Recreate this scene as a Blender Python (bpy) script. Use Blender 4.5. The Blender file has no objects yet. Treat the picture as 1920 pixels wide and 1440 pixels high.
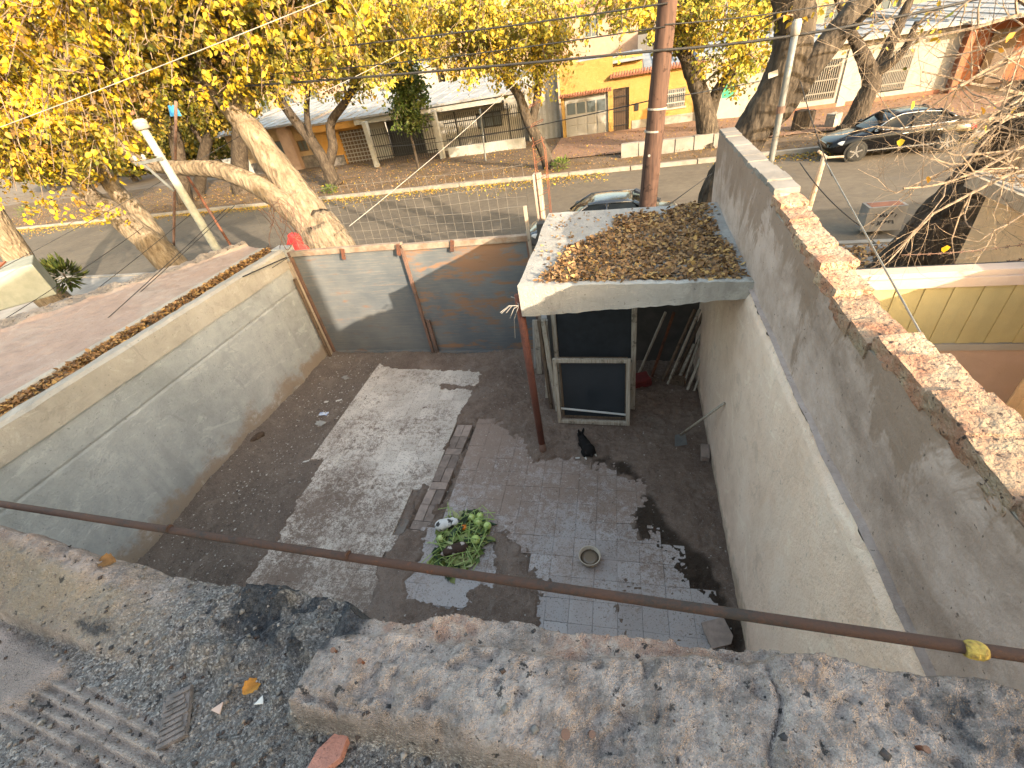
import bpy, bmesh, math, random
import numpy as np
from mathutils import Vector, Matrix, Euler
random.seed(7); rng = np.random.default_rng(11)
S = bpy.context.scene
COL = S.collection
# ------------------------------------------------------------------ camera
FPX, CAMH = 825.0, 4.4
AX = np.array([[0.96687743, 0.01103112, -0.25500266],
               [0.20851234, -0.6103447, 0.76420021],
               [-0.14720954, -0.79205913, -0.59242863]])      # world = AX @ (right, down, forward)
cd = bpy.data.cameras.new('camera'); cam = bpy.data.objects.new('camera', cd); COL.objects.link(cam)
cd.sensor_width = 36; cd.lens = FPX / 1920 * 36; cd.clip_start = 0.02; cd.clip_end = 2000
mm = Matrix.Identity(4)
for r in range(3):
    mm[r][0] = AX[r, 0]; mm[r][1] = -AX[r, 1]; mm[r][2] = -AX[r, 2]
mm[2][3] = CAMH
cam.matrix_world = mm
S.camera = cam
# ------------------------------------------------------------------ world, sun, exposure
SUN_EL = math.radians(17.0)
SUN_TO = Vector((0.77 * math.cos(SUN_EL), -0.64 * math.cos(SUN_EL), math.sin(SUN_EL))).normalized()
W = bpy.data.worlds.new('World'); S.world = W; W.use_nodes = True
nt = W.node_tree; nt.nodes.clear()
sky = nt.nodes.new('ShaderNodeTexSky'); sky.sky_type = 'NISHITA'; sky.sun_disc = False
sky.sun_elevation = SUN_EL; sky.sun_rotation = math.atan2(SUN_TO.x, SUN_TO.y)
sky.air_density = 1.6; sky.dust_density = 4.6; sky.ozone_density = 0.0
bg = nt.nodes.new('ShaderNodeBackground'); bg.inputs['Strength'].default_value = 0.15
wo = nt.nodes.new('ShaderNodeOutputWorld')
nt.links.new(sky.outputs[0], bg.inputs[0]); nt.links.new(bg.outputs[0], wo.inputs[0])
sd = bpy.data.lights.new('sun', 'SUN'); sd.energy = 2.9; sd.angle = math.radians(0.55); sd.color = (1.0, 0.83, 0.62)
so = bpy.data.objects.new('sun', sd); COL.objects.link(so)
so.rotation_euler = (-SUN_TO).to_track_quat('-Z', 'Y').to_euler()
S.view_settings.view_transform = 'Standard'; S.view_settings.look = 'None'
S.view_settings.exposure = 2.26; S.view_settings.gamma = 1.0; S.view_settings.use_curve_mapping = False
S.render.engine = 'CYCLES'
S.cycles.max_bounces = 6; S.cycles.diffuse_bounces = 3; S.cycles.glossy_bounces = 3
S.cycles.transparent_max_bounces = 8; S.cycles.caustics_reflective = False; S.cycles.caustics_refractive = False

# ------------------------------------------------------------------ helpers: where a sight line meets a plane
def ray(px, py): return AX @ np.array([px - 960.0, py - 720.0, FPX])
def P(px, py, y):
    r = ray(px, py); t = y / r[1]; return Vector((r[0] * t, y, CAMH + r[2] * t))
def PZ(px, py, z):
    r = ray(px, py); t = (z - CAMH) / r[2]; return Vector((r[0] * t, r[1] * t, z))
def PX(px, py, x):
    r = ray(px, py); t = x / r[0]; return Vector((x, r[1] * t, CAMH + r[2] * t))

# ------------------------------------------------------------------ helpers: noise
def _h(ix, iy, seed):
    n = (ix.astype(np.int64) * 374761393 + iy.astype(np.int64) * 668265263 + seed * 1274126177) & 0xffffffff
    n = ((n ^ (n >> 13)) * 1274126177) & 0xffffffff
    return ((n ^ (n >> 16)) & 0xffff) / 65535.0
def vnoise(x, y, seed=0):
    x = np.asarray(x, float); y = np.asarray(y, float)
    ix = np.floor(x); iy = np.floor(y); fx = x - ix; fy = y - iy
    fx = fx * fx * fx * (fx * (fx * 6 - 15) + 10); fy = fy * fy * fy * (fy * (fy * 6 - 15) + 10)
    a = _h(ix, iy, seed); b = _h(ix + 1, iy, seed); c = _h(ix, iy + 1, seed); d = _h(ix + 1, iy + 1, seed)
    return (a + (b - a) * fx) * (1 - fy) + (c + (d - c) * fx) * fy
def fbm(x, y, octv=4, seed=0, gain=0.5):
    s = 0; a = 1; t = 0
    for o in range(octv):
        s = s + a * vnoise(x * 2 ** o + 17.3 * o, y * 2 ** o - 9.1 * o, seed + o); t += a; a *= gain
    return s / t
def sstep(a, b, x):
    t = np.clip((x - a) / (b - a), 0, 1); return t * t * (3 - 2 * t)

# ------------------------------------------------------------------ helpers: meshes and objects
def tag(o, label=None, cat=None, group=None, kind=None):
    if label: o['label'] = label
    if cat: o['category'] = cat
    if group: o['group'] = group
    if kind: o['kind'] = kind
    return o
def empty(name, loc=(0, 0, 0), label=None, cat=None, group=None, rz=0.0):
    o = bpy.data.objects.new(name, None); COL.objects.link(o); o.location = loc; o.rotation_euler = (0, 0, rz)
    o.empty_display_size = 0.1
    return tag(o, label, cat, group)
def link(name, me, mat=None, parent=None, **kw):
    o = bpy.data.objects.new(name, me); COL.objects.link(o)
    if mat is not None and len(me.materials) == 0:
        for m in (mat if isinstance(mat, (list, tuple)) else [mat]): me.materials.append(m)
    if parent is not None: o.parent = parent
    tag(o, **kw); return o
class MB:
    def __init__(s): s.v = []; s.f = []; s.m = []; s.n = 0; s.mi = 0
    def add(s, v, f):
        o = s.n; s.v.extend([tuple(map(float, p)) for p in v]); s.n += len(v)
        s.f.extend([tuple(i + o for i in q) for q in f]); s.m.extend([s.mi] * len(f)); return s
    def box(s, x0, x1, y0, y1, z0, z1, mat4=None, jit=0.0):
        v = [Vector((x, y, z)) for z in (z0, z1) for y in (y0, y1) for x in (x0, x1)]
        if jit: v = [p + Vector((random.uniform(-jit, jit), random.uniform(-jit, jit), random.uniform(-jit, jit))) for p in v]
        if mat4 is not None: v = [mat4 @ p for p in v]
        return s.add(v, [(0, 2, 3, 1), (4, 5, 7, 6), (0, 1, 5, 4), (2, 6, 7, 3), (0, 4, 6, 2), (1, 3, 7, 5)])
    def bar(s, a, b, w, h=None, up=(0, 0, 1)):
        a = Vector(a); b = Vector(b); h = h or w; d = (b - a).normalized(); u = Vector(up)
        if abs(d.dot(u)) > .98: u = Vector((0, 1, 0))
        sx = d.cross(u).normalized() * w / 2; sy = sx.cross(d).normalized() * h / 2
        v = [p + i * sx + j * sy for p in (a, b) for i, j in ((-1, -1), (1, -1), (1, 1), (-1, 1))]
        return s.add(v, [(3, 2, 1, 0), (4, 5, 6, 7), (0, 1, 5, 4), (1, 2, 6, 5), (2, 3, 7, 6), (3, 0, 4, 7)])
    def tube(s, pts, rad, sides=8, cap=True, rough=0.0, seed=0, flat=1.0):
        pts = [Vector(p) for p in pts]; n = len(pts)
        if not hasattr(rad, '__len__'): rad = [rad] * n
        t = (pts[1] - pts[0]).normalized(); u = t.orthogonal().normalized(); v = []
        for i, p in enumerate(pts):
            if i == 0: tt = pts[1] - pts[0]
            elif i == n - 1: tt = pts[-1] - pts[-2]
            else: tt = pts[i + 1] - pts[i - 1]
            tt = tt.normalized(); u = (u - tt * u.dot(tt)).normalized(); w = tt.cross(u)
            for k in range(sides):
                a = 2 * math.pi * k / sides; r = rad[i]
                if rough: r *= 1 + rough * (math.sin(3 * a + seed + .7 * i) * .5 + math.sin(7 * a + 2 * seed + 1.9 * i) * .35 + random.uniform(-.5, .5))
                v.append(p + u * (r * math.cos(a)) + w * (r * math.sin(a) * flat))
        f = [(i * sides + k, i * sides + (k + 1) % sides, (i + 1) * sides + (k + 1) % sides, (i + 1) * sides + k) for i in range(n - 1) for k in range(sides)]
        if cap: f.append(tuple(range(sides - 1, -1, -1))); f.append(tuple((n - 1) * sides + k for k in range(sides)))
        return s.add(v, f)
    def lathe(s, prof, segs=24, c=(0, 0, 0), mat4=None):
        v = []; c = Vector(c)
        for r, z in prof:
            for k in range(segs):
                a = 2 * math.pi * k / segs; q = Vector((r * math.cos(a), r * math.sin(a), z))
                v.append((mat4 @ q if mat4 is not None else q) + c)
        m = len(prof)
        f = [(i * segs + k, i * segs + (k + 1) % segs, (i + 1) * segs + (k + 1) % segs, (i + 1) * segs + k) for i in range(m - 1) for k in range(segs)]
        f.append(tuple(range(segs - 1, -1, -1))); f.append(tuple((m - 1) * segs + k for k in range(segs)))
        return s.add(v, f)
    def prism(s, poly, z0, z1):
        n = len(poly); v = [(x, y, z0) for x, y in poly] + [(x, y, z1) for x, y in poly]
        f = [tuple(range(n - 1, -1, -1)), tuple(range(n, 2 * n))] + [(i, (i + 1) % n, n + (i + 1) % n, n + i) for i in range(n)]
        return s.add(v, f)
    def mesh(s, name, smooth=False):
        me = bpy.data.meshes.new(name); me.from_pydata(s.v, [], s.f)
        if any(s.m): me.polygons.foreach_set('material_index', s.m)
        if smooth: me.polygons.foreach_set('use_smooth', [True] * len(me.polygons))
        me.update(); return me
    def build(s, name, mat, parent=None, smooth=False, bevel=0.0, **kw):
        o = link(name, s.mesh(name, smooth), mat, parent, **kw)
        if bevel:
            b = o.modifiers.new('bevel', 'BEVEL'); b.width = bevel; b.segments = 2; b.limit_method = 'ANGLE'
        return o
def grid_mesh(name, X, Y, Z, smooth=True):
    h, w = X.shape; v = np.stack([X, Y, Z], -1).reshape(-1, 3)
    i = np.arange(h * w).reshape(h, w)
    f = np.stack([i[:-1, :-1], i[:-1, 1:], i[1:, 1:], i[1:, :-1]], -1).reshape(-1, 4)
    return np_mesh(name, v, f, smooth)
def np_mesh(name, v, f, smooth=False, col=None):
    me = bpy.data.meshes.new(name); n = len(v); m, k = f.shape
    me.vertices.add(n); me.vertices.foreach_set('co', np.ascontiguousarray(v, dtype=np.float32).ravel())
    me.loops.add(m * k); me.loops.foreach_set('vertex_index', np.ascontiguousarray(f, dtype=np.int32).ravel())
    me.polygons.add(m); me.polygons.foreach_set('loop_start', np.arange(0, m * k, k, dtype=np.int32))
    me.polygons.foreach_set('loop_total', np.full(m, k, dtype=np.int32))
    if smooth: me.polygons.foreach_set('use_smooth', np.ones(m, dtype=bool))
    me.update(calc_edges=True)
    if col is not None:
        a = me.color_attributes.new('Col', 'FLOAT_COLOR', 'POINT')
        c = np.ones((n, 4), dtype=np.float32); c[:, :3] = col; a.data.foreach_set('color', c.ravel())
    return me
def copy_part(src, parent, loc=None, rot=None, scale=None, name=None):
    o = src.copy(); COL.objects.link(o); o.parent = parent
    if loc is not None: o.location = loc
    if rot is not None: o.rotation_euler = rot
    if scale is not None: o.scale = scale
    return o
def patch(mb, a, b, c, d, n=6, bulge=0.0, nrm=None, off=0.0):
    """bilinear sheet a(00) b(10) c(11) d(01), pushed out along its normal"""
    a, b, c, d = map(Vector, (a, b, c, d)); nn = nrm or (b - a).cross(d - a).normalized(); v = []
    for j in range(n + 1):
        for i in range(n + 1):
            s, t = i / n, j / n
            p = a * (1 - s) * (1 - t) + b * s * (1 - t) + c * s * t + d * (1 - s) * t
            v.append(p + nn * (off + bulge * 16 * s * (1 - s) * t * (1 - t)))
    f = [(j * (n + 1) + i, j * (n + 1) + i + 1, (j + 1) * (n + 1) + i + 1, (j + 1) * (n + 1) + i) for j in range(n) for i in range(n)]
    return mb.add(v, f)

# ------------------------------------------------------------------ helpers: materials
class NB:
    def __init__(s, name):
        s.mat = bpy.data.materials.new(name); s.mat.use_nodes = True; s.t = s.mat.node_tree; s.t.nodes.clear()
        s.out = s.t.nodes.new('ShaderNodeOutputMaterial'); s.bsdf = s.t.nodes.new('ShaderNodeBsdfPrincipled')
        s.t.links.new(s.bsdf.outputs[0], s.out.inputs[0]); s.geo = s.t.nodes.new('ShaderNodeNewGeometry')
        s.pos = s.geo.outputs['Position']
    def nd(s, k): return s.t.nodes.new(k)
    def ln(s, a, b):
        if isinstance(a, (int, float)): b.default_value = a
        elif isinstance(a, (tuple, list)): b.default_value = tuple(a) + ((1.0,) if len(a) == 3 and len(b.default_value) == 4 else ())
        else: s.t.links.new(a, b)
    def sc(s, v, sx, sy, sz, rz=0.0):
        n = s.nd('ShaderNodeMapping'); n.inputs['Scale'].default_value = (sx, sy, sz); n.inputs['Rotation'].default_value = (0, 0, rz); s.ln(v, n.inputs[0]); return n.outputs[0]
    def noise(s, scale, detail=4, rough=.55, vec=None, dist=0.0):
        n = s.nd('ShaderNodeTexNoise'); n.inputs['Scale'].default_value = scale; n.inputs['Detail'].default_value = detail
        n.inputs['Roughness'].default_value = rough; n.inputs['Distortion'].default_value = dist; s.ln(vec or s.pos, n.inputs['Vector']); return n.outputs[0]
    def voro(s, scale, vec=None, feat='F1'):
        n = s.nd('ShaderNodeTexVoronoi'); n.feature = feat; n.inputs['Scale'].default_value = scale; s.ln(vec or s.pos, n.inputs['Vector']); return n
    def step(s, a, lo, hi, o0=0.0, o1=1.0):
        n = s.nd('ShaderNodeMapRange'); n.interpolation_type = 'SMOOTHSTEP'; s.ln(a, n.inputs[0])
        for i, q in ((1, lo), (2, hi), (3, o0), (4, o1)): n.inputs[i].default_value = q
        return n.outputs[0]
    def m(s, op, a, b=0.0):
        n = s.nd('ShaderNodeMath'); n.operation = op; n.use_clamp = False; s.ln(a, n.inputs[0]); s.ln(b, n.inputs[1]); return n.outputs[0]
    def mix(s, f, a, b, mode='MIX'):
        n = s.nd('ShaderNodeMix'); n.data_type = 'RGBA'; n.blend_type = mode; s.ln(f, n.inputs[0]); s.ln(a, n.inputs[6]); s.ln(b, n.inputs[7]); return n.outputs[2]
    def ramp(s, f, stops):
        n = s.nd('ShaderNodeValToRGB'); s.ln(f, n.inputs[0]); e = n.color_ramp.elements
        while len(e) < len(stops): e.new(0.5)
        for q, (p, c) in zip(e, stops): q.position = p; q.color = tuple(c) + (1.0,)
        return n.outputs[0]
    def xyz(s, i, v=None):
        n = s.nd('ShaderNodeSeparateXYZ'); s.ln(v or s.pos, n.inputs[0]); return n.outputs[i]
    def attr(s, nm='Col'):
        n = s.nd('ShaderNodeAttribute'); n.attribute_name = nm; return n
    def rnd(s): return s.nd('ShaderNodeObjectInfo').outputs['Random']
    def done(s, col, rough=.85, bump=None, bstr=.4, bdist=.02, spec=.3, metal=0.0):
        s.ln(col, s.bsdf.inputs['Base Color']); s.ln(rough, s.bsdf.inputs['Roughness']); s.ln(spec, s.bsdf.inputs['Specular IOR Level']); s.ln(metal, s.bsdf.inputs['Metallic'])
        if bump is not None:
            n = s.nd('ShaderNodeBump'); n.inputs['Strength'].default_value = bstr; n.inputs['Distance'].default_value = bdist
            s.ln(bump, n.inputs['Height']); s.t.links.new(n.outputs[0], s.bsdf.inputs['Normal'])
        return s.mat
def plain(name, c1, c2=None, scale=6.0, rough=.8, spec=.3, metal=0.0, bstr=.3, bscale=60.0, bdist=.01, speck=None, obj_var=0.0):
    b = NB(name); c2 = c2 or tuple(x * .7 for x in c1)
    n = b.noise(scale, 6, .62); col = b.mix(b.step(n, .32, .68), c1, c2)
    if speck:
        k = b.step(b.noise(speck[0], 4, .6), speck[1], speck[1] + .06); col = b.mix(k, col, speck[2])
    if obj_var:
        r = b.step(b.rnd(), 0, 1, 1 - obj_var, 1 + obj_var); g = b.nd('ShaderNodeCombineXYZ')
        for i in range(3): b.ln(r, g.inputs[i])
        col = b.mix(1.0, col, g.outputs[0], 'MULTIPLY')
    bm_ = b.m('ADD', b.noise(bscale, 5, .6), b.m('MULTIPLY', n, .6))
    return b.done(col, rough, bm_, bstr, bdist, spec, metal)

# ------------------------------------------------------------------ materials
def m_dirt():
    b = NB('yard_dirt'); n1 = b.noise(.9, 6, .6); n2 = b.noise(7, 6, .65); n3 = b.noise(85, 3, .6)
    col = b.ramp(b.m('ADD', b.m('MULTIPLY', n1, .6), b.m('MULTIPLY', n2, .4)), [(.34, (.125, .086, .066)), (.5, (.20, .145, .114)), (.66, (.29, .22, .178))])
    left = b.step(b.xyz(0), -3.6, -4.8); col = b.mix(b.m('MULTIPLY', left, .55), col, (.135, .115, .10))
    grit = b.step(n3, .58, .66); col = b.mix(b.m('MULTIPLY', grit, .7), col, (.33, .29, .25)); col = b.mix(b.m('MULTIPLY', b.step(b.noise(2.4, 6, .7, dist=.8), .53, .62), .45), col, (.27, .22, .185))
    col = b.mix(b.m('MULTIPLY', b.step(b.noise(120, 2, .5), .62, .7), .8), col, (.055, .045, .04))
    wet = b.attr('wet'); w = wet.outputs['Fac']; col = b.mix(w, col, (.045, .031, .022))
    h = b.m('ADD', b.m('MULTIPLY', n2, .9), b.m('MULTIPLY', n3, .8))
    return b.done(col, b.step(w, 0, 1, .95, .5), h, 1.0, .03, .25)
def m_tile(name, base, dirt, thr, gloss, ygrad=0.0, y0=3.0):
    b = NB(name); r = b.rnd(); base2 = b.mix(r, base, tuple(x * .80 for x in base))
    big = b.noise(1.1, 5, .62); mid = b.noise(13, 7, .75, dist=.3); fine = b.noise(62, 5, .75)
    f = b.m('ADD', b.m('ADD', b.m('MULTIPLY', big, .34), b.m('MULTIPLY', mid, .36)), b.m('MULTIPLY', fine, .30))
    f = b.m('ADD', f, b.m('MULTIPLY', b.m('SUBTRACT', b.xyz(1), y0), ygrad)); d = b.step(f, thr - .05, thr + .06)
    col = b.mix(d, base2, dirt)
    sp = b.step(b.noise(58, 5, .65), .575, .64); col = b.mix(b.m('MULTIPLY', sp, .85), col, tuple(x * .35 for x in dirt)); film = b.step(b.noise(.8, 4, .6, dist=.5), .35, .7, 0, .5); col = b.mix(film, col, tuple(x * 1.35 for x in dirt))
    return b.done(col, b.step(d, 0, 1, gloss, .9), b.m('ADD', fine, mid), .35, .006, .4)
def m_plaster(name, c1, c2, c3, zmud=None, mud=(.2, .15, .1), streak=.3, bscale=45):
    b = NB(name); big = b.noise(.75, 6, .65, dist=.5); mid = b.noise(5, 7, .7); fin = b.noise(bscale, 4, .65)
    col = b.ramp(b.m('ADD', b.m('MULTIPLY', big, .6), b.m('MULTIPLY', mid, .4)), [(.34, c1), (.5, c2), (.66, c3)])
    if streak:
        st = b.noise(2.2, 6, .7, vec=b.sc(b.pos, 1, 1, .13)); col = b.mix(b.m('MULTIPLY', b.step(st, .5, .66), streak), col, tuple(x * .55 for x in c1))
    if zmud is not None:
        lim = b.m('ADD', b.m('MULTIPLY', b.m('SUBTRACT', b.noise(2.2, 5, .6), .5), .9), zmud)
        lim = b.m('ADD', lim, b.m('MULTIPLY', b.m('SUBTRACT', b.noise(14, 6, .7), .5), .35)); k = b.step(b.m('SUBTRACT', b.xyz(2), lim), .10, -.16); col = b.mix(b.m('MULTIPLY', k, .8), col, mud)
    col = b.mix(b.m('MULTIPLY', b.step(b.noise(30, 3, .55), .66, .72), .55), col, tuple(x * .4 for x in c1))
    sc_ = b.noise(1.7, 7, .75, vec=b.sc(b.pos, 1, 1, 2.2), dist=1.6); col = b.mix(b.m('MULTIPLY', b.step(sc_, .56, .62), .28), col, tuple(min(1, x * 1.3) for x in c3)); st2 = b.noise(3.0, 7, .75, dist=1.2); col = b.mix(b.m('MULTIPLY', b.step(st2, .57, .63), .35), col, tuple(x * .62 for x in c2))
    return b.done(col, .92, b.m('ADD', b.m('MULTIPLY', mid, 1.6), b.m('ADD', fin, b.m('MULTIPLY', sc_, .8))), .7, .016, .2)
def m_upperwall():
    b = NB('upper_wall_render'); big = b.noise(1.0, 6, .65, vec=b.sc(b.pos, 1, .55, 1.0), dist=.8); mid = b.noise(6, 7, .7)
    col = b.ramp(b.m('ADD', b.m('MULTIPLY', big, .65), b.m('MULTIPLY', mid, .35)), [(.36, (.27, .205, .17)), (.47, (.40, .315, .27)), (.56, (.50, .405, .36)), (.7, (.55, .46, .415))])
    k = b.step(b.m('ADD', b.noise(1.5, 6, .7, vec=b.sc(b.pos, 1, 1, .6), dist=1.1), b.m('MULTIPLY', b.m('SUBTRACT', b.xyz(2), 2.85), .35)), .495, .56)
    col = b.mix(b.m('MULTIPLY', k, .74), col, (.25, .18, .135))
    col = b.mix(b.m('MULTIPLY', b.step(b.noise(38, 3, .55), .67, .72), .7), col, (.07, .055, .045))
    return b.done(col, .93, b.m('ADD', mid, b.noise(50, 4, .65)), .5, .012, .2)
def m_gate(name, rust_thr):  # second argument is the rust threshold, lower gives more rust
    b = NB(name); st = b.noise(2.2, 7, .7, vec=b.sc(b.pos, .6, 1, 2.6), dist=.3); st2 = b.noise(12, 7, .72, vec=b.sc(b.pos, .16, 1, 4.5)); big = b.noise(.8, 5, .6)
    col = b.mix(b.step(big, .35, .65), (.095, .108, .122), (.145, .152, .155))
    col = b.mix(b.m('MULTIPLY', b.step(st2, .5, .66), .45), col, (.25, .235, .205))
    k = b.m('ADD', b.m('ADD', b.m('MULTIPLY', st, .65), b.m('MULTIPLY', big, .35)), b.m('MULTIPLY', b.step(b.xyz(2), 1.3, 2.15), .055 if rust_thr < .55 else .0)); col = b.mix(b.m('MULTIPLY', b.step(k, rust_thr, rust_thr + .09), .85), col, (.25, .135, .072) if rust_thr < .55 else (.20, .10, .052))
    col = b.mix(b.m('MULTIPLY', b.step(st2, .6, .68), .7), col, (.13, .06, .03))
    return b.done(col, b.step(k, .45, .6, .45, .85), b.m('ADD', st, st2), .25, .008, .4, .0)
def m_rust(name, c1=(.16, .062, .035), c2=(.07, .042, .034), c3=(.34, .16, .07)):
    b = NB(name); n = b.noise(3.2, 7, .72); f = b.noise(90, 5, .7); col = b.ramp(b.m('ADD', b.m('MULTIPLY', n, .66), b.m('MULTIPLY', f, .34)), [(.40, c2), (.50, c1), (.57, c1), (.63, c3)])
    return b.done(col, .8, f, .5, .004, .35, .1)
def m_bark(name, c1, c2, c3):
    b = NB(name); v = b.sc(b.pos, 1, 1, .28); n = b.noise(9, 8, .72, vec=v, dist=.6); big = b.noise(1.6, 5, .6); vo = b.voro(16, vec=v).outputs[0]
    col = b.ramp(n, [(.33, c1), (.5, c2), (.68, c3)]); col = b.mix(b.m('MULTIPLY', b.step(big, .52, .66), .5), col, tuple(x * .5 for x in c2))
    return b.done(col, .92, b.m('ADD', n, b.m('MULTIPLY', vo, .8)), .9, .05, .15)
def m_leaf(name, trans=.35, rough=.55):
    b = NB(name); c = b.attr('Col').outputs['Color']; n = b.noise(50, 3, .6)
    col = b.mix(b.step(n, .45, .75, 0, .3), c, (.25, .10, .02)); b.ln(col, b.bsdf.inputs['Base Color']); b.bsdf.inputs['Roughness'].default_value = rough; b.bsdf.inputs['Specular IOR Level'].default_value = .3
    if trans:
        tr = b.nd('ShaderNodeBsdfTranslucent'); b.ln(col, tr.inputs[0]); mx = b.nd('ShaderNodeMixShader'); mx.inputs[0].default_value = trans
        b.t.links.new(b.bsdf.outputs[0], mx.inputs[1]); b.t.links.new(tr.outputs[0], mx.inputs[2]); b.t.links.new(mx.outputs[0], b.out.inputs[0])
    return b.mat
def m_wood(name, c1, c2, sx=18, sy=18, sz=1.2):
    b = NB(name); v = b.sc(b.nd('ShaderNodeTexCoord').outputs['Object'], sx, sy, sz); n = b.noise(3, 6, .65, vec=v); k = b.noise(9, 5, .6)
    col = b.mix(b.step(n, .35, .65), c1, c2); col = b.mix(b.m('MULTIPLY', b.step(k, .58, .68), .7), col, tuple(x * .35 for x in c2))
    return b.done(col, .88, n, .4, .004, .2)
def m_asphalt():
    b = NB('road_asphalt'); big = b.noise(.35, 5, .6); mid = b.noise(4, 6, .65); f = b.noise(60, 3, .6)
    col = b.ramp(b.m('ADD', b.m('MULTIPLY', big, .6), b.m('MULTIPLY', mid, .4)), [(.35, (.075, .063, .050)), (.5, (.108, .090, .070)), (.68, (.145, .122, .093))])
    col = b.mix(b.m('MULTIPLY', b.step(f, .6, .7), .4), col, (.27, .24, .2)); col = b.mix(b.m('MULTIPLY', b.step(b.noise(1.1, 4, .6, dist=1.5), .6, .64), .35), col, (.085, .08, .075))
    return b.done(col, .93, f, .4, .01, .2)
def m_verge(name, c1, c2, leafc, lthr):
    b = NB(name); big = b.noise(.8, 6, .65); f = b.noise(14, 6, .7); col = b.mix(b.step(big, .35, .65), c1, c2)
    k = b.step(b.m('ADD', b.m('MULTIPLY', f, .6), b.m('MULTIPLY', big, .4)), lthr, lthr + .06); col = b.mix(b.m('MULTIPLY', k, .8), col, leafc)
    return b.done(col, .95, f, .7, .03, .15)
def m_paint(name, c, rough=.25, spec=.5, metal=0.0, coat=0.0):
    b = NB(name); n = b.noise(3, 4, .6); col = b.mix(b.step(n, .3, .7), c, tuple(x * .88 for x in c)); b.bsdf.inputs['Coat Weight'].default_value = coat; b.bsdf.inputs['Coat Roughness'].default_value = .08
    return b.done(col, rough, None, spec=spec, metal=metal)
MT = dict(
    dirt=m_dirt(), tileL=m_tile('worn_white_tiles', (.66, .59, .52), (.165, .123, .098), .512, .8, -.02, 4.0), tileR=m_tile('grey_blue_tiles', (.41, .375, .365), (.22, .163, .132), .505, .5, .05, 2.9),
    brickp=plain('paving_brick', (.29, .225, .19), (.19, .15, .128), 8, .9, obj_var=.25), grout=plain('mortar_bed', (.19, .165, .145), (.13, .112, .098), 6, .95),
    wallL=m_plaster('grey_cement_wall', (.25, .265, .268), (.335, .35, .352), (.425, .435, .432), .36, (.27, .20, .14), .22), capL=m_plaster('beige_cement_cap', (.30, .275, .235), (.37, .34, .295), (.42, .39, .345), None, streak=.25),
    wallR=m_plaster('cream_plaster', (.68, .505, .395), (.80, .62, .50), (.84, .69, .58), .12, (.36, .28, .21), .12), wallRu=m_upperwall(),
    brickt=plain('weathered_brick', (.40, .20, .125), (.44, .35, .25), 7, .92, bstr=1.0, bscale=42, bdist=.04, speck=(38, .585, (.11, .075, .06)), obj_var=.18), mortart=plain('wall_mortar', (.44, .375, .285), (.30, .245, .185), 12, .95, bstr=.8, bscale=40, speck=(55, .64, (.15, .12, .1))),
    gateA=m_gate('blue_grey_gate_steel', .56), gateB=m_gate('rusty_gate_steel', .50), gatef=m_rust('gate_frame_rust', (.17, .10, .075), (.09, .07, .06), (.30, .22, .17)), rail=plain('gate_top_rail', (.29, .25, .20), (.20, .13, .09), 5, .7),
    conc=m_plaster('slab_concrete', (.25, .235, .21), (.32, .305, .285), (.38, .365, .34), None, streak=.1), fascia=m_plaster('slab_edge_concrete', (.28, .26, .225), (.40, .375, .335), (.48, .455, .41), None, streak=.35),
    rust=m_rust('rusty_steel'), rustp=m_rust('rusty_pipe', (.062, .034, .026), (.031, .027, .026), (.14, .052, .023)), rustpost=m_rust('red_brown_post', (.16, .06, .042), (.10, .042, .032), (.2, .10, .07)),
    barkA=m_bark('tan_bark', (.085, .063, .044), (.20, .158, .112), (.30, .25, .185)), barkB=m_bark('grey_brown_bark', (.024, .02, .016), (.064, .052, .041), (.125, .103, .08)), barkC=m_bark('dark_bark', (.025, .02, .016), (.06, .048, .038), (.11, .09, .07)), twig=m_bark('pale_twig', (.17, .13, .098), (.26, .205, .155), (.34, .28, .215)), twigb=m_bark('brown_twig', (.12, .085, .06), (.22, .165, .12), (.32, .25, .19)),
    leaf=m_leaf('autumn_leaf', .22), litter=m_leaf('dry_leaf', .12, .8), green=m_leaf('green_leaf', .25, .75), pole=m_wood('pole_timber', (.105, .062, .048), (.06, .038, .032), 12, 12, .8), polew=m_wood('old_post_timber', (.42, .36, .29), (.26, .21, .165)),
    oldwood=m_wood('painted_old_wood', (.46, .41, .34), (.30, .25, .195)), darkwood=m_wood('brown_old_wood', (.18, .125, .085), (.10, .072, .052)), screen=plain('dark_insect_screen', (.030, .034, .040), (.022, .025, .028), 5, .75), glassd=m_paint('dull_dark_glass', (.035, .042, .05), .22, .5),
    road=m_asphalt(), kerb=plain('kerb_concrete', (.30, .275, .24), (.20, .18, .155), 3, .92), verge=m_verge('far_verge_dirt', (.145, .106, .074), (.092, .068, .048), (.21, .13, .05), .53), ground=m_verge('bare_ground', (.20, .165, .13), (.15, .125, .10), (.28, .2, .1), .6), walk=plain('pavement_concrete', (.26, .245, .225), (.19, .175, .16), 2.0, .92), redwalk=plain('red_pavement', (.21, .115, .08), (.165, .10, .07), 2, .9, speck=(20, .55, (.30, .2, .09))),
    wire=plain('black_cable', (.022, .022, .024), (.03, .03, .03), 5, .6), wireg=plain('pale_wire', (.36, .335, .30), (.27, .25, .225), 5, .6), galv=plain('galvanised_steel', (.19, .20, .20), (.14, .15, .152), 9, .5, metal=.2), concpost=plain('pale_concrete_post', (.33, .34, .30), (.24, .25, .22), 10, .9),
)

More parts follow.
